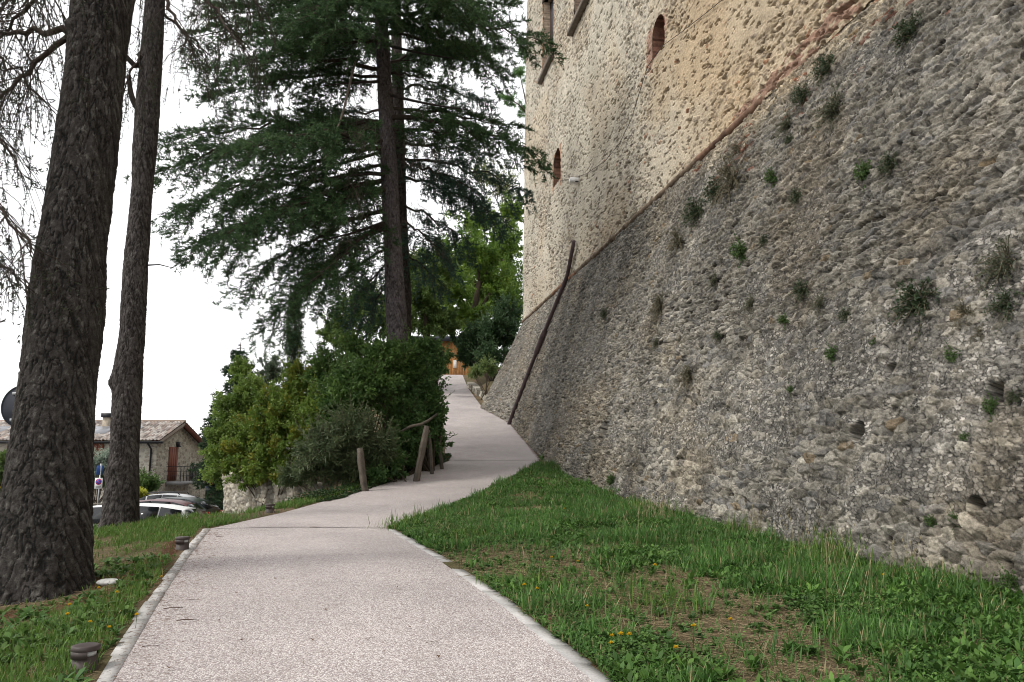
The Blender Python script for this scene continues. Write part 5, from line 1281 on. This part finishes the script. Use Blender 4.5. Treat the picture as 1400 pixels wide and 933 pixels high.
# ------------------------------------------------------------------ cars
def car(label, x, y, heading, paint, sz=1.0, sl=1.0, suv=False, rails=False, estate=False):
    z0 = gz(x, y) + .035
    t = thing('parked_car', (x, y, z0), label, 'car', 'parked cars below the verge')
    t.rotation_euler = (0, 0, heading); t['_o'] = [0.0, 0.0, 0.0]
    if suv: st = [(2.2, .55, .60, .66, .5), (2.12, .82, .86, .82, .66), (1.5, 1.0, 1.06, .90, .72), (1.0, 1.05, 1.12, .92, .74), (.42, 1.06, 1.62, .92, .70), (-.5, 1.07, 1.70, .93, .71), (-1.4, 1.08, 1.68, .92, .70), (-1.95, 1.08, 1.60, .90, .67), (-2.2, 1.0, 1.08, .88, .66), (-2.24, .5, .6, .82, .6)]
    else: st = [(2.06, .50, .56, .60, .45), (1.98, .70, .73, .76, .58), (1.35, .87, .93, .84, .66), (.92, .93, 1.0, .86, .68), (.15, .96, 1.42, .87, .60), (-.5, .98, 1.47, .88, .61), (-1.15, 1.0, 1.43, .87, .59), (-1.6, 1.01, 1.31, .85, .56), (-1.98, .96, 1.02, .82, .56), (-2.06, .5, .58, .74, .5)]
    if estate: st[3] = (1.22, .93, 1.0, .86, .68); st[4] = (.62, .96, 1.42, .87, .60); st[2] = (1.5, .86, .92, .83, .65); st[7] = (-1.7, 1.01, 1.33, .85, .56)
    rings = []
    for (x_, zb, zr, wb, wr) in st:
        x_ *= sl; zb *= sz; zr *= sz
        rings.append([(x_, wb * .90, .20), (x_, wb * 1.0, .38 if zb > .45 else .3), (x_, wb * 1.01, zb * .78), (x_, wb * .97, zb), (x_, wr, zr), (x_, wr * .55, zr + .035 * sz), (x_, 0, zr + .045 * sz)])
    R_ = A_(rings); full = np.concatenate([R_, (R_ * A_([1, -1, 1]))[:, ::-1][:, 1:]], 1); n, k = full.shape[:2]
    i = np.arange(n - 1)[:, None] * k + np.arange(k - 1)[None, :]
    Q = np.stack([i, i + k, i + k + 1, i + 1], -1).reshape(-1, 4)
    m = MB(); m.add(full.reshape(-1, 3), Q=Q, T=[[0, j, j + 1] for j in range(1, k - 1)] + [[(n - 1) * k, (n - 1) * k + j + 1, (n - 1) * k + j] for j in range(1, k - 1)])
    ob = m.build('body', paint, t, smooth=False)
    ob.modifiers.new('b', 'BEVEL').width = .03; ob.modifiers['b'].segments = 2; ob.modifiers['b'].limit_method = 'ANGLE'; ob.modifiers['b'].angle_limit = .25
    for pl in ob.data.polygons: pl.use_smooth = True

    def pane(name, quad, off=.045, ins=.07):
        q = A_(quad); c = q.mean(0); nn = np.cross(q[1] - q[0], q[3] - q[0]); nn /= np.linalg.norm(nn)
        if np.dot(nn, c - A_([0, 0, .7])) < 0: nn = -nn
        f = c + (q - c) * (1 - ins) + nn * off; b_ = f - nn * .03
        MB().add(np.vstack([f, b_]), Q=[[0, 1, 2, 3], [0, 4, 5, 1], [1, 5, 6, 2], [2, 6, 7, 3], [3, 7, 4, 0]]).build(name, M['glass'], t)
    for sgn in (1, -1):
        S_ = A_([1, sgn, 1])
        for a in range(4, 7): pane('side_window', [R_[a][3] * S_, R_[a + 1][3] * S_, R_[a + 1][4] * S_, R_[a][4] * S_])
        pane('side_window', [R_[3][3] * S_ * A_([1, 1, 1]), R_[4][3] * S_, R_[4][4] * S_, R_[3][4] * S_], ins=.16)
    pane('windscreen', [R_[3][4], R_[3][4] * A_([1, -1, 1]), R_[4][4] * A_([1, -1, 1]), R_[4][4]], off=.05, ins=.06)
    pane('rear_window', [R_[7][4], R_[7][4] * A_([1, -1, 1]), R_[8][4] * A_([1, -1, 1]), R_[8][4]], off=.05, ins=.12)
    rw = .34 if suv else .30
    for wx_ in (1.28, -1.28):
        for sgn in (1, -1):
            c = A_([wx_ * sl, sgn * (st[4][3] - .10), rw]); w = bpy.data.objects.new('wheel', None); COL.objects.link(w); w.parent = t; w['_o'] = [0, 0, 0]
            MB().tube([c - A_([0, .09, 0]), c - A_([0, .1, 0]) * .8, c + A_([0, .1, 0]) * .8, c + A_([0, .115, 0])], [rw * .9, rw, rw, rw * .9], 24).build('tyre', M['rubber'], w)
            MB().tube([c - A_([0, .1, 0]), c + A_([0, sgn * .02, 0]), c + A_([0, sgn * .125, 0])], [rw * .62] * 3, 20).build('rim', M['rim'], w)
    for sgn in (1, -1):
        MB().box((2.0 * sl, sgn * .58, .66 * sz), (.16, .30, .12)).build('headlight', M['lamp_w'], t)
        MB().box((-2.07 * sl - (.12 if suv else 0), sgn * (.76 if suv else .66), (.98 if suv else .86) * sz), (.12, .16, .42 if suv else .18)).build('tail_light', M['lamp_r'], t)
        m = MB(); m.box((st[3][0] * .85 * sl, sgn * (st[3][3] + .10), 1.02 * sz), (.12, .2, .13)); m.build('mirror', paint, t)
        if rails: MB().tube([[.2, sgn * st[5][4] * .9, st[5][2] * sz + .02], [.1, sgn * st[5][4] * .9, st[5][2] * sz + .09], [-1.1, sgn * st[5][4] * .9, st[5][2] * sz + .08], [-1.2, sgn * st[5][4] * .9, st[5][2] * sz]], .022, 6).build('roof_rail', M['iron'], t)
    MB().box((-2.09 * sl - (.14 if suv else 0), 0, .62 * sz), (.03, .5, .11)).build('number_plate', M['white'], t)
    return t


P_ = lambda n, c, **k: pmat(n, c, rough=.38, coat=.12, spec=.35, **k)
car('white car parked just behind the slimmer cedar trunk, nearest of the parked cars', -11.0, 23.0, math.pi + .04, P_('white paint', (.74, .75, .76)), sz=1.0, sl=1.1, estate=True)
car('dark maroon car with a sloping tail behind the white car', -12.95, 28.6, math.pi + .05, P_('maroon paint', (.10, .014, .022)), sl=1.0)
car('pale silver car with roof rails, just beyond the maroon car', -15.6, 35.6, math.pi + .03, P_('silver paint', (.50, .51, .53)), rails=True)
car('black green car at the end of the near row, beside the retaining wall', -13.7, 32.0, math.pi - .06, P_('black green paint', (.012, .022, .02)), sz=.98)
car('dark blue four wheel drive seen from behind beyond the other cars', -23.2, 62.0, math.radians(97), P_('dark blue paint', (.018, .026, .075)), suv=True)

# ------------------------------------------------------------------ grass, weeds, straw, litter
def strips(mb, P, D, L, Wd, bend, col, prof=(.5, 1.0, .7), nup=None):
    """curved blades or strap leaves: three sections, bending towards D"""
    m = len(P)
    if not m: return
    D = np.stack([np.cos(D), np.sin(D), 0 * D], 1); S = np.stack([-D[:, 1], D[:, 0], 0 * D[:, 0]], 1)
    L = L[:, None]; b = bend[:, None]; up = A_([[0, 0, 1.0]])
    pts = []
    for f in (0, .38, .74, 1.0):
        a = b * (0.35 + 0.65 * f)                    # lean angle grows towards the tip
        pts.append(P + L * f * (np.sin(a) * D + np.cos(a) * up))
    w = Wd[:, None] * .5
    V = np.stack([pts[0] - S * w * prof[0], pts[0] + S * w * prof[0], pts[1] - S * w * prof[1], pts[1] + S * w * prof[1], pts[2] - S * w * prof[2], pts[2] + S * w * prof[2], pts[3]], 1)
    o = (np.arange(m) * 7)[:, None]
    Q = np.concatenate([o + A_([[0, 1, 3, 2]]), o + A_([[2, 3, 5, 4]])], 0); T = o + A_([[4, 5, 6]])
    mb.add(V.reshape(-1, 3), T=T, Q=Q, col=np.repeat(col, 7, 0))


def scatter(rng, n, x0, x1, y0, y1):
    """more points near the camera"""
    y = y0 + (y1 - y0) * rng.random(n) ** 1.35; return rng.uniform(x0, x1, n), y


def colmix(rng, n, a, b, extra=None):
    t = np.clip(rng.normal(.45, .28, n), 0, 1)[:, None]; c = A_(a) * (1 - t) + A_(b) * t
    if extra is not None:
        k = rng.random(n) < extra[1]; c[k] = A_(extra[0]) * rng.uniform(.7, 1.2, (k.sum(), 1))
    return c


rg = np.random.default_rng(900)
kerbl = lambda y: np.where(y < 15.8, .155, .03)


def left_mask(x, y):
    l, r, z = path_at(y); e = np.interp(y, [-12, 8, 16, 19, 20.5, 22, 24, 25.5], [-11.2, -11.2, -10.9, -10.5, -10.3, -9.2, -7.6, -6.6])
    return (x < l - kerbl(y) - .16 * fbm(x * 3, y * 3, 41) ** 2) & (x > e)


def right_mask(x, y):
    l, r, z = path_at(y); zz = ground_z(x, y)
    return (x > r + np.where(y < 15.5, .09 + .14 * fbm(x * 2.2, y * 2.2, 42), .0)) & (x < scarp_X(y, zz) + .12) & (y < 32.2)


def trunk_clear(x, y):
    return (np.hypot(x + 5.84, y - 10.3) > .62) & (np.hypot(x + 8.25, y - 17) > .5)


G = MB()
x, y = scatter(rg, 300000, -11.5, -2.2, 4.2, 25); k = left_mask(x, y) & trunk_clear(x, y)
bare = fbm(x * .75 + 3, y * .75, 43) + .25 * np.exp(-((x + 5.6) ** 2 + (y - 9.6) ** 2) / 2.2) + .16 * np.exp(-((x + 5.0) / .5) ** 2 - ((y - 14.6) / .9) ** 2) + .13 * np.exp(-((x + 6.2) ** 2 + (y - 11.8) ** 2) / 1.4)
k &= rg.random(len(x)) < sstep(.66, .46, bare) + .06; x, y = x[k], y[k]; n = len(x); z = ground_z(x, y)
tall = .7 + .7 * fbm(x * .9, y * .9, 45) + .5 * sstep(13, 18, y)
strips(G, np.stack([x, y, z - .01], 1), rg.uniform(0, 6.28, n), rg.uniform(.05, .125, n) * tall, rg.uniform(.005, .010, n) * (1 + .03 * y), np.abs(rg.normal(.5, .35, n)), colmix(rg, n, (.065, .135, .026), (.165, .285, .058), ((.28, .24, .11), .07)))
tag(G.build('verge_grass', M['grass']), kind='stuff')

# right: coarse grass and weeds with bare strawy patches
def bare_right(x, y):
    b = fbm(x * .62 + 1.7, y * .62 + 4, 47)
    for (u, v, ru, a) in ((690, 758, .9, .22), (850, 795, 1.1, .28), (980, 858, 1.0, .22), (760, 745, .8, .16), (1120, 800, 1.2, .10), (1290, 850, 1.0, .12), (1020, 890, .9, .16), (655, 740, .5, .1), (1150, 905, .8, .12)):
        q = BH[(u, v)]; b = b + .7 * a * np.exp(-((x - q[0]) ** 2 + (y - q[1]) ** 2 * .6) / ru ** 2)
    for (u, v, ru, a) in ((600, 700, 1.0, .2), (700, 660, 1.3, .2), (870, 710, 1.6, .22), (1130, 770, 1.5, .2), (760, 830, .8, .12), (560, 735, .9, .15), (900, 860, .8, .1), (1330, 900, .8, .08)):
        q = BH[(u, v)]; b = b - a * np.exp(-((x - q[0]) ** 2 + (y - q[1]) ** 2 * .5) / ru ** 2)
    return b


BH = {(u, v): ground_hit(u, v) for (u, v) in ((690, 758), (850, 795), (980, 858), (760, 745), (1120, 800), (1290, 850), (1020, 890), (655, 740), (1150, 905), (600, 700), (700, 660), (870, 710), (1130, 770), (760, 830), (560, 735), (900, 860), (1330, 900))}
G = MB()
x, y = scatter(rg, 330000, -2.6, 6.2, 4.4, 32.3); k = right_mask(x, y); x, y = x[k], y[k]; b = bare_right(x, y)
k = rg.random(len(x)) < sstep(.72, .50, b) * .85 + .15; x, y, b = x[k], y[k], b[k]; n = len(x); z = ground_z(x, y)
cl_ = fbm(x * 2.4, y * 2.4, 48); tall = (.30 + 1.1 * fbm(x * 1.1, y * 1.1, 49) ** 1.3 + 1.1 * sstep(.5, .72, cl_) + .4 * sstep(.42, .25, b)); tn = (.62 + .8 * fbm(x * 1.7 + 9, y * 1.7, 50))[:, None]
strips(G, np.stack([x, y, z - .01], 1), rg.uniform(0, 6.28, n), rg.uniform(.06, .17, n) * tall, rg.uniform(.005, .011, n) * (1 + .03 * y), np.abs(rg.normal(.6, .4, n)), colmix(rg, n, (.045, .120, .028), (.135, .275, .062), ((.32, .28, .15), .12)) * tn)
# rank tufts near the scarp and along the path spit
for (u, v, nn, h_) in ((545, 722, 160, .30), (575, 712, 120, .28), (1150, 760, 300, .42), (1130, 775, 160, .4), (1060, 742, 120, .36), (940, 705, 160, .36), (880, 700, 200, .30), (755, 640, 120, .25), (905, 830, 110, .26), (1320, 800, 140, .28), (800, 700, 120, .22), (640, 735, 120, .2), (720, 800, 120, .2), (1010, 730, 120, .35), (1200, 790, 90, .3)):
    q = ground_hit(u, v); xx = q[0] + rg.normal(0, .22, nn); yy_ = q[1] + rg.normal(0, .28, nn)
    strips(G, np.stack([xx, yy_, ground_z(xx, yy_)], 1), rg.uniform(0, 6.28, nn), h_ * rg.uniform(.5, 1.25, nn), rg.uniform(.007, .013, nn), np.abs(rg.normal(.45, .35, nn)), colmix(rg, nn, (.065, .13, .026), (.18, .28, .06)))
tag(G.build('rank_grass', M['grass']), kind='stuff')

# broad leaved weeds in rosettes
G = MB()
def rosettes(x, y, per, L0, L1, w, cA, cB, bend=(.7, 1.35)):
    n = len(x); z = ground_z(x, y); idx = np.repeat(np.arange(n), per); m = len(idx); sz = rg.uniform(L0, L1, n)
    a = np.tile(np.arange(per) * 2 * math.pi / per, n) + np.repeat(rg.uniform(0, 6.28, n), per) + rg.normal(0, .3, m)
    P = np.stack([x[idx] + rg.normal(0, .012, m), y[idx] + rg.normal(0, .012, m), z[idx] + .005], 1)
    c0 = colmix(rg, n, cA, cB)[idx] * rg.uniform(.65, 1.25, (m, 1)) * (.65 + .75 * fbm(x * 1.3 + 4, y * 1.3, 52))[idx][:, None]
    L = sz[idx] * rg.uniform(.6, 1.15, m); strips(G, P, a, L, L * w * rg.uniform(.8, 1.2, m), rg.uniform(*bend, m), c0, prof=(.18, .85, 1.0))
x, y = scatter(rg, 36000, -2.6, 6.2, 4.4, 32.2); k = right_mask(x, y); x, y = x[k], y[k]; b = bare_right(x, y); k = rg.random(len(x)) < sstep(.72, .46, b) + .14; x, y = x[k], y[k]
h_ = fbm(x * .8, y * .8, 53); q = h_ > .52
rosettes(x[q], y[q], 9, .05, .15, .26, (.045, .115, .024), (.13, .245, .05), (.5, 1.3))
rosettes(x[~q], y[~q], 10, .04, .10, .38, (.05, .115, .03), (.13, .22, .06))
x, y = scatter(rg, 2600, -9, -2.3, 4.4, 12); k = left_mask(x, y) & trunk_clear(x, y) & (fbm(x, y, 57) > .42); rosettes(x[k], y[k], 8, .06, .15, .32, (.05, .12, .03), (.125, .21, .05))
# small round leaved ground cover
x, y = scatter(rg, 210000, -2.6, 6.2, 4.4, 32.2); k = right_mask(x, y); x, y = x[k], y[k]; b = bare_right(x, y); k = rg.random(len(x)) < (sstep(.66, .44, b) + .12) * sstep(.34, .52, fbm(x * 1.3, y * 1.3, 59)); x, y = x[k], y[k]; n = len(x)
hh = .02 + .11 * fbm(x * 2.2, y * 2.2, 61) * rg.random(n)
G.leaves(np.stack([x, y, ground_z(x, y) + hh], 1), np.c_[rg.normal(0, 1, (n, 2)), rg.normal(0, .25, n)], np.c_[rg.normal(0, .35, (n, 2)), np.ones(n)], rg.uniform(.02, .045, n), rg.uniform(.018, .034, n), colmix(rg, n, (.055, .135, .03), (.16, .28, .065)))
# ivy and leaf litter under the shrubs along the left edge of the ramp
y = rg.uniform(20.5, 33, 26000); l_, _, z_ = path_at(y); x = l_ + .16 - np.abs(rg.normal(0, .55, len(y))) + .25 * (fbm(y * 1.5, y * 0, 67) - .5); n = len(x); z = np.maximum(ground_z(x, y), np.where(x > l_, z_ + .01, -99))
G.leaves(np.stack([x, y, z + .02 + .22 * rg.random(n) ** 2 * sstep(.1, .5, l_ - x + .1)], 1), np.c_[rg.normal(0, 1, (n, 2)), rg.normal(0, .3, n)], np.c_[rg.normal(0, .4, (n, 2)), np.ones(n)], rg.uniform(.05, .10, n), rg.uniform(.035, .06, n), colmix(rg, n, (.020, .045, .018), (.06, .11, .035), ((.16, .10, .055), .12)))
tag(G.build('weeds', M['grass']), kind='stuff')

# dry straw, needles and seed stalks
G = MB()
def lying(x, y, L0, L1, w, cA, cB, lift=.012):
    n = len(x); a = rg.uniform(0, 6.28, n); L = rg.uniform(L0, L1, n); p = np.stack([x, y, ground_z(x, y) + rg.uniform(.002, lift, n)], 1)
    e = p + np.stack([np.cos(a) * L, np.sin(a) * L, rg.normal(0, .12, n) * L], 1); e[:, 2] = np.maximum(e[:, 2], ground_z(e[:, 0], e[:, 1]) + .002)
    G.sticks(p, e, w, w * .6, colmix(rg, n, cA, cB))
x, y = scatter(rg, 60000, -2.6, 6.2, 4.4, 26); k = right_mask(x, y); x, y = x[k], y[k]; k = rg.random(len(x)) < sstep(.40, .60, bare_right(x, y)); lying(x[k], y[k], .05, .22, .0028, (.20, .155, .09), (.42, .34, .21), .03)
x, y = scatter(rg, 16000, -11, -2.4, 4.4, 16); k = left_mask(x, y); lying(x[k], y[k], .05, .15, .0026, (.20, .15, .09), (.40, .33, .20))
# rusty needles gathered along the kerbs and under the trunk
y = rg.uniform(4.5, 15.3, 9000); l_, r_, _ = path_at(y); lying(l_ - .26 - np.abs(rg.normal(0, .13, len(y))) * (.6 + fbm(y * 2, y * 0, 63)), y, .03, .08, .002, (.12, .055, .035), (.24, .13, .08))
y = rg.uniform(4.5, 15.3, 1500); l_, r_, _ = path_at(y); xx = l_ + np.abs(rg.normal(0, .28, len(y))) - .1; n = len(y); a = rg.uniform(0, 6.28, n); p = np.stack([xx, y, path_at(y)[2] + .028], 1); e = p + np.stack([np.cos(a), np.sin(a), 0 * a], 1) * rg.uniform(.02, .06, n)[:, None]; G.sticks(p, e, .0016, .001, colmix(rg, n, (.12, .065, .04), (.24, .15, .10)))
y = rg.uniform(4.5, 9.5, 2500); l_, r_, _ = path_at(y); lying(r_ + .18 + np.abs(rg.normal(0, .14, len(y))), y, .03, .08, .002, (.12, .055, .035), (.24, .13, .08))
a = rg.uniform(0, 6.28, 9000); q = .6 + np.abs(rg.normal(0, .7, 9000)); lying(-5.7 + q * np.cos(a), 9.9 + q * np.sin(a), .03, .09, .002, (.14, .065, .04), (.27, .15, .09))
y = rg.uniform(30, 48, 3000); l_, r_, _ = path_at(y); lying(r_ - np.abs(rg.normal(0, .18, len(y))), y, .04, .1, .005, (.10, .055, .035), (.22, .14, .09), .05)
for (u, v, nn, h_) in ((900, 715, 26, .42), (880, 712, 14, .4), (1140, 790, 16, .5), (1165, 830, 8, .45), (1025, 735, 14, .45), (1090, 760, 12, .5), (935, 700, 14, .4), (860, 730, 6, .3), (1245, 790, 8, .4)):
    q = ground_hit(u, v); p = q + np.c_[rg.normal(0, .13, nn), rg.normal(0, .16, nn), np.zeros(nn)]; p[:, 2] = ground_z(p[:, 0], p[:, 1])
    d = np.c_[rg.normal(0, .2, (nn, 2)), np.ones(nn)]; e = p + d * (h_ * rg.uniform(.6, 1.2, nn))[:, None]; G.sticks(p, e, .0035, .002, colmix(rg, nn, (.30, .26, .14), (.48, .43, .27)))
    e2 = e + d * .05; G.sticks(e, e2, .007, .004, colmix(rg, nn, (.34, .29, .17), (.48, .42, .27)))
tag(G.build('dry_straw', M['straw']), kind='stuff')

# dandelions
def dandelion(loc, sc, rz, src=[None], label='', group=''):
    if src[0] is None:
        o = thing('dandelion', (0, 0, 0), label, 'flower', group)
        MB().tube([[0, 0, 0], [.004, .002, .06], [.012, .004, .125]], [.0028, .0025, .0025], 5, (.08, .12, .03)).build('stem', M['grass'], o)
        m = MB(); c = A_([.012, .004, .125]); r_ = np.random.default_rng(2); n = 46; a = r_.uniform(0, 6.28, n); el = r_.uniform(.1, 1.3, n)
        D = np.stack([np.cos(a) * np.cos(el), np.sin(a) * np.cos(el), np.sin(el) * .8], 1); m.leaves(np.repeat(c[None], n, 0), D, r_.normal(0, .2, (n, 3)) + A_([0, 0, 1]), np.full(n, .024), np.full(n, .009), np.repeat(A_([[.7, .5, .02]]), n, 0)); m.build('petals', M['flower'], o)
        src[0] = o
    else: o = copy_tree(src[0])
    o.location = Vector(loc); o.scale = (sc,) * 3; o.rotation_euler = (0, 0, rz); o['label'] = label; o['group'] = group
    return o


rr = random.Random(4)
for (u, v) in ((771, 692), (754, 765), (791, 769), (895, 779), (717, 808), (735, 812), (764, 850), (802, 835), (728, 861), (757, 874), (835, 879), (848, 881), (861, 882), (817, 890), (837, 890), (923, 900), (948, 870), (1210, 793), (1000, 857)):
    p = ground_hit(u, v + 12)
    if not right_mask(p[:1] - .12, p[1:2])[0]: continue
    dandelion(p, rr.uniform(.9, 1.25), rr.uniform(0, 6), label='yellow dandelion blooming in the weedy bank right of the path', group='dandelions right of the path')
for (u, v) in ((92, 834), (90, 851), (134, 810), (160, 819), (185, 852), (149, 868), (123, 861), (220, 792)):
    p = ground_hit(u, v + 10); dandelion(p, rr.uniform(.8, 1.1), rr.uniform(0, 6), label='yellow dandelion blooming in the grass left of the path', group='dandelions left of the path')

# tufts growing out of the scarp
def tuft(seed, cA, cB, stiff, leafl, leafw, nst=46):
    r_ = np.random.default_rng(seed); W, F = MB(), MB()
    # local frame: -X out of the wall, Z up; about one unit across
    d = r_.normal(0, .75, (nst, 3)) + A_([-.75, 0, .25]); d[:, 0] = -np.abs(d[:, 0]); d /= np.linalg.norm(d, axis=1)[:, None]
    L = r_.uniform(.3, .62, nst)[:, None]; A = r_.normal(0, .06, (nst, 3)) * A_([.3, 1, 1]); B = A + d * L * .6; Cc = B + (d * .4 - A_([0, 0, 1.0]) * (.30 - stiff)) * L
    W.sticks(A, B, .012, .008, (.13, .115, .08)); W.sticks(B, Cc, .008, .004, (.15, .13, .09))
    k = 16; idx = np.repeat(np.arange(nst), k); f = r_.uniform(.2, 1.0, len(idx))[:, None]
    P = np.where(f < .6, A[idx] + (B - A)[idx] * f / .6, B[idx] + (Cc - B)[idx] * (f - .6) / .4) + r_.normal(0, .02, (len(idx), 3))
    D = d[idx] * .6 + r_.normal(0, .7, (len(idx), 3)); N = r_.normal(0, .6, (len(idx), 3)) + A_([-.3, 0, .8])
    F.leaves(P, D, N, leafl * r_.uniform(.6, 1.3, len(idx)), leafw, colmix(r_, len(idx), cA, cB))
    return W, F


TUFT = []
for i, (cA, cB, st, ll, lw) in enumerate((((.060, .075, .045), (.125, .14, .085), .0, .085, .024), ((.030, .055, .028), (.075, .11, .05), .05, .085, .034), ((.040, .09, .025), (.10, .17, .04), .2, .10, .05), ((.10, .095, .06), (.20, .18, .115), -.05, .07, .018))):
    W, F = tuft(40 + i, cA, cB, st, ll, lw); o = thing('wall_plant', (0, 0, 0), '', 'plant'); F.build('leaves', M['leaf'], o); W.build('stem', M['twig'], o); TUFT.append(o)
used = [False] * 4
yaw = math.atan2(-NW[1], -NW[0])
PL = [(1250, 45, 22, 1, 'dark green tuft highest on the scarp, near the top edge of the picture'), (1135, 95, 20, 1, 'round green tuft uppermost of the slanting row near the ruined brick band'), (1102, 132, 18, 1, 0), (1145, 152, 26, 0, 'broad grey green tuft below the slanting row of tufts under the brick band'), (1080, 172, 17, 0, 0), (1083, 192, 9, 1, 0),
      (1222, 228, 17, 1, 'dark green tuft alone on bare stones in the middle of the upper scarp'), (1187, 240, 15, 2, 0), (1005, 250, 34, 3, 'widest dry grey tuft just below the broken end of the cordon'), (985, 262, 22, 1, 0), (958, 292, 24, 1, 0), (1060, 245, 12, 2, 0), (1095, 270, 14, 1, 0), (1018, 347, 17, 2, 'bright green tuft on the middle of the scarp beside dry stems'), (1102, 398, 16, 1, 0),
      (1265, 415, 36, 1, 'large green tuft with a yellow bloom low on the right part of the scarp'), (1325, 430, 20, 3, 0), (1380, 365, 34, 0, 'large grey green bush of tufts cut by the right edge of the picture'), (1385, 420, 22, 1, 0), (1030, 415, 12, 0, 0), (1125, 415, 13, 0, 0), (1160, 432, 11, 1, 0), (1075, 440, 9, 2, 0), (905, 420, 20, 3, 'dry brown grey tuft on the dark stretch of scarp left of centre'),
      (945, 515, 22, 3, 'dry olive tuft halfway down the scarp, right of the drain pipe'), (1143, 488, 12, 2, 'yellow green sprig alone on the lower middle of the scarp'), (1310, 490, 13, 2, 0), (1362, 560, 13, 2, 0), (1325, 600, 8, 2, 0), (1280, 715, 10, 2, 0), (1310, 712, 9, 2, 0), (930, 330, 20, 3, 0), (985, 460, 9, 1, 0), (1085, 535, 7, 2, 0), (1048, 330, 9, 1, 0), (1010, 208, 14, 3, 0), (980, 385, 11, 0, 0), (1395, 545, 12, 1, 0), (830, 430, 9, 1, 0), (1345, 460, 15, 3, 0), (1120, 640, 8, 3, 0), (1085, 700, 9, 3, 0), (840, 660, 10, 2, 0), (900, 470, 9, 0, 0), (1200, 470, 7, 2, 0), (1390, 800, 14, 2, 'leafy green weed at the foot of the scarp by the right edge of the picture')]
for (u, v, r, kd, lab) in PL:
    P, s_, z_ = hit(u, v); sc = r * 2.3 * np.linalg.norm(P) / FPX
    o = TUFT[kd] if not used[kd] else copy_tree(TUFT[kd]); used[kd] = True
    o.location = Vector(P + NW * .03); o.scale = (sc * .8, sc * rr.uniform(.9, 1.15), sc * rr.uniform(.9, 1.15)); o.rotation_euler = (rr.uniform(-.4, .4), rr.uniform(-.1, .2), yaw + rr.uniform(-.15, .15))
    o['label'] = lab or ['small grey green tuft rooted in the joints of the scarp', 'small dark green tuft rooted in the joints of the scarp', 'small fresh green sprig rooted in the joints of the scarp', 'small dry brownish tuft rooted in the joints of the scarp'][kd]
    o['group'] = ['grey green tufts on the scarp', 'dark green tufts on the scarp', 'fresh green sprigs on the scarp', 'dry tufts on the scarp'][kd]

# leaves, twigs and small cones on the path
def on_path(u, v):
    Y = np.arange(4, 40, .02); d = px(u, v, 1.0); zz = path_at(Y)[2] + .022; k = np.argmax(d[2] * Y < zz); return A_([d[0] * Y[k], Y[k], zz[k] + .006])


src = None
for (u, v) in ((323, 812), (465, 817), (467, 803), (376, 793), (307, 768), (542, 805), (545, 783), (525, 893), (428, 877), (414, 908), (362, 727), (273, 795), (445, 836), (330, 877), (231, 916), (345, 896), (600, 900), (640, 860), (495, 760), (410, 765), (350, 745), (470, 740), (590, 820), (560, 860), (300, 850), (660, 905), (390, 840), (250, 880)):
    if src is None:
        m = MB(); m.leaves(A_([[-.018, 0, .004]]), A_([[1, 0, .1]]), A_([[0, .2, 1]]), A_([.045]), A_([.024]), A_([[.16, .085, .04]])); m.leaves(A_([[-.012, .004, .008]]), A_([[.6, .9, .35]]), A_([[.2, .1, 1]]), A_([.03]), A_([.018]), A_([[.13, .07, .035]])); src = o = m.build('dry_leaf', M['leaf'], None, origin=(0, 0, 0)); tag(o, 'dry brown leaf lying on the pale gravel path', 'leaf', 'dry leaves on the path')
    else: o = src.copy(); COL.objects.link(o)
    o.location = Vector(on_path(u, v)); s_ = rr.uniform(.5, 1.1); o.scale = (s_, s_, s_); o.rotation_euler = (rr.uniform(-.2, .2), rr.uniform(-.2, .2), rr.uniform(0, 6.28))
src = None
for (u, v) in ((506, 875), (280, 777), (254, 850), (262, 822), (205, 886), (590, 880), (430, 722), (236, 834), (300, 735)):
    if src is None:
        src = o = MB().tube([[-.07, 0, .004], [-.02, .008, .008], [.03, .0, .006], [.08, .012, .004]], [.003, .004, .0035, .002], 5, (.09, .055, .04)).build('fallen_twig', M['twig'], None, origin=(0, 0, 0)); tag(o, 'thin dark twig fallen on the pale gravel path', 'twig', 'fallen twigs on the path')
    else: o = src.copy(); COL.objects.link(o)
    o.location = Vector(on_path(u, v)); s_ = rr.uniform(.6, 1.3); o.scale = (s_, s_, s_); o.rotation_euler = (0, 0, rr.uniform(-.5, .5))
for key in list(bpy.data.objects):
    if '_o' in key: del key['_o']
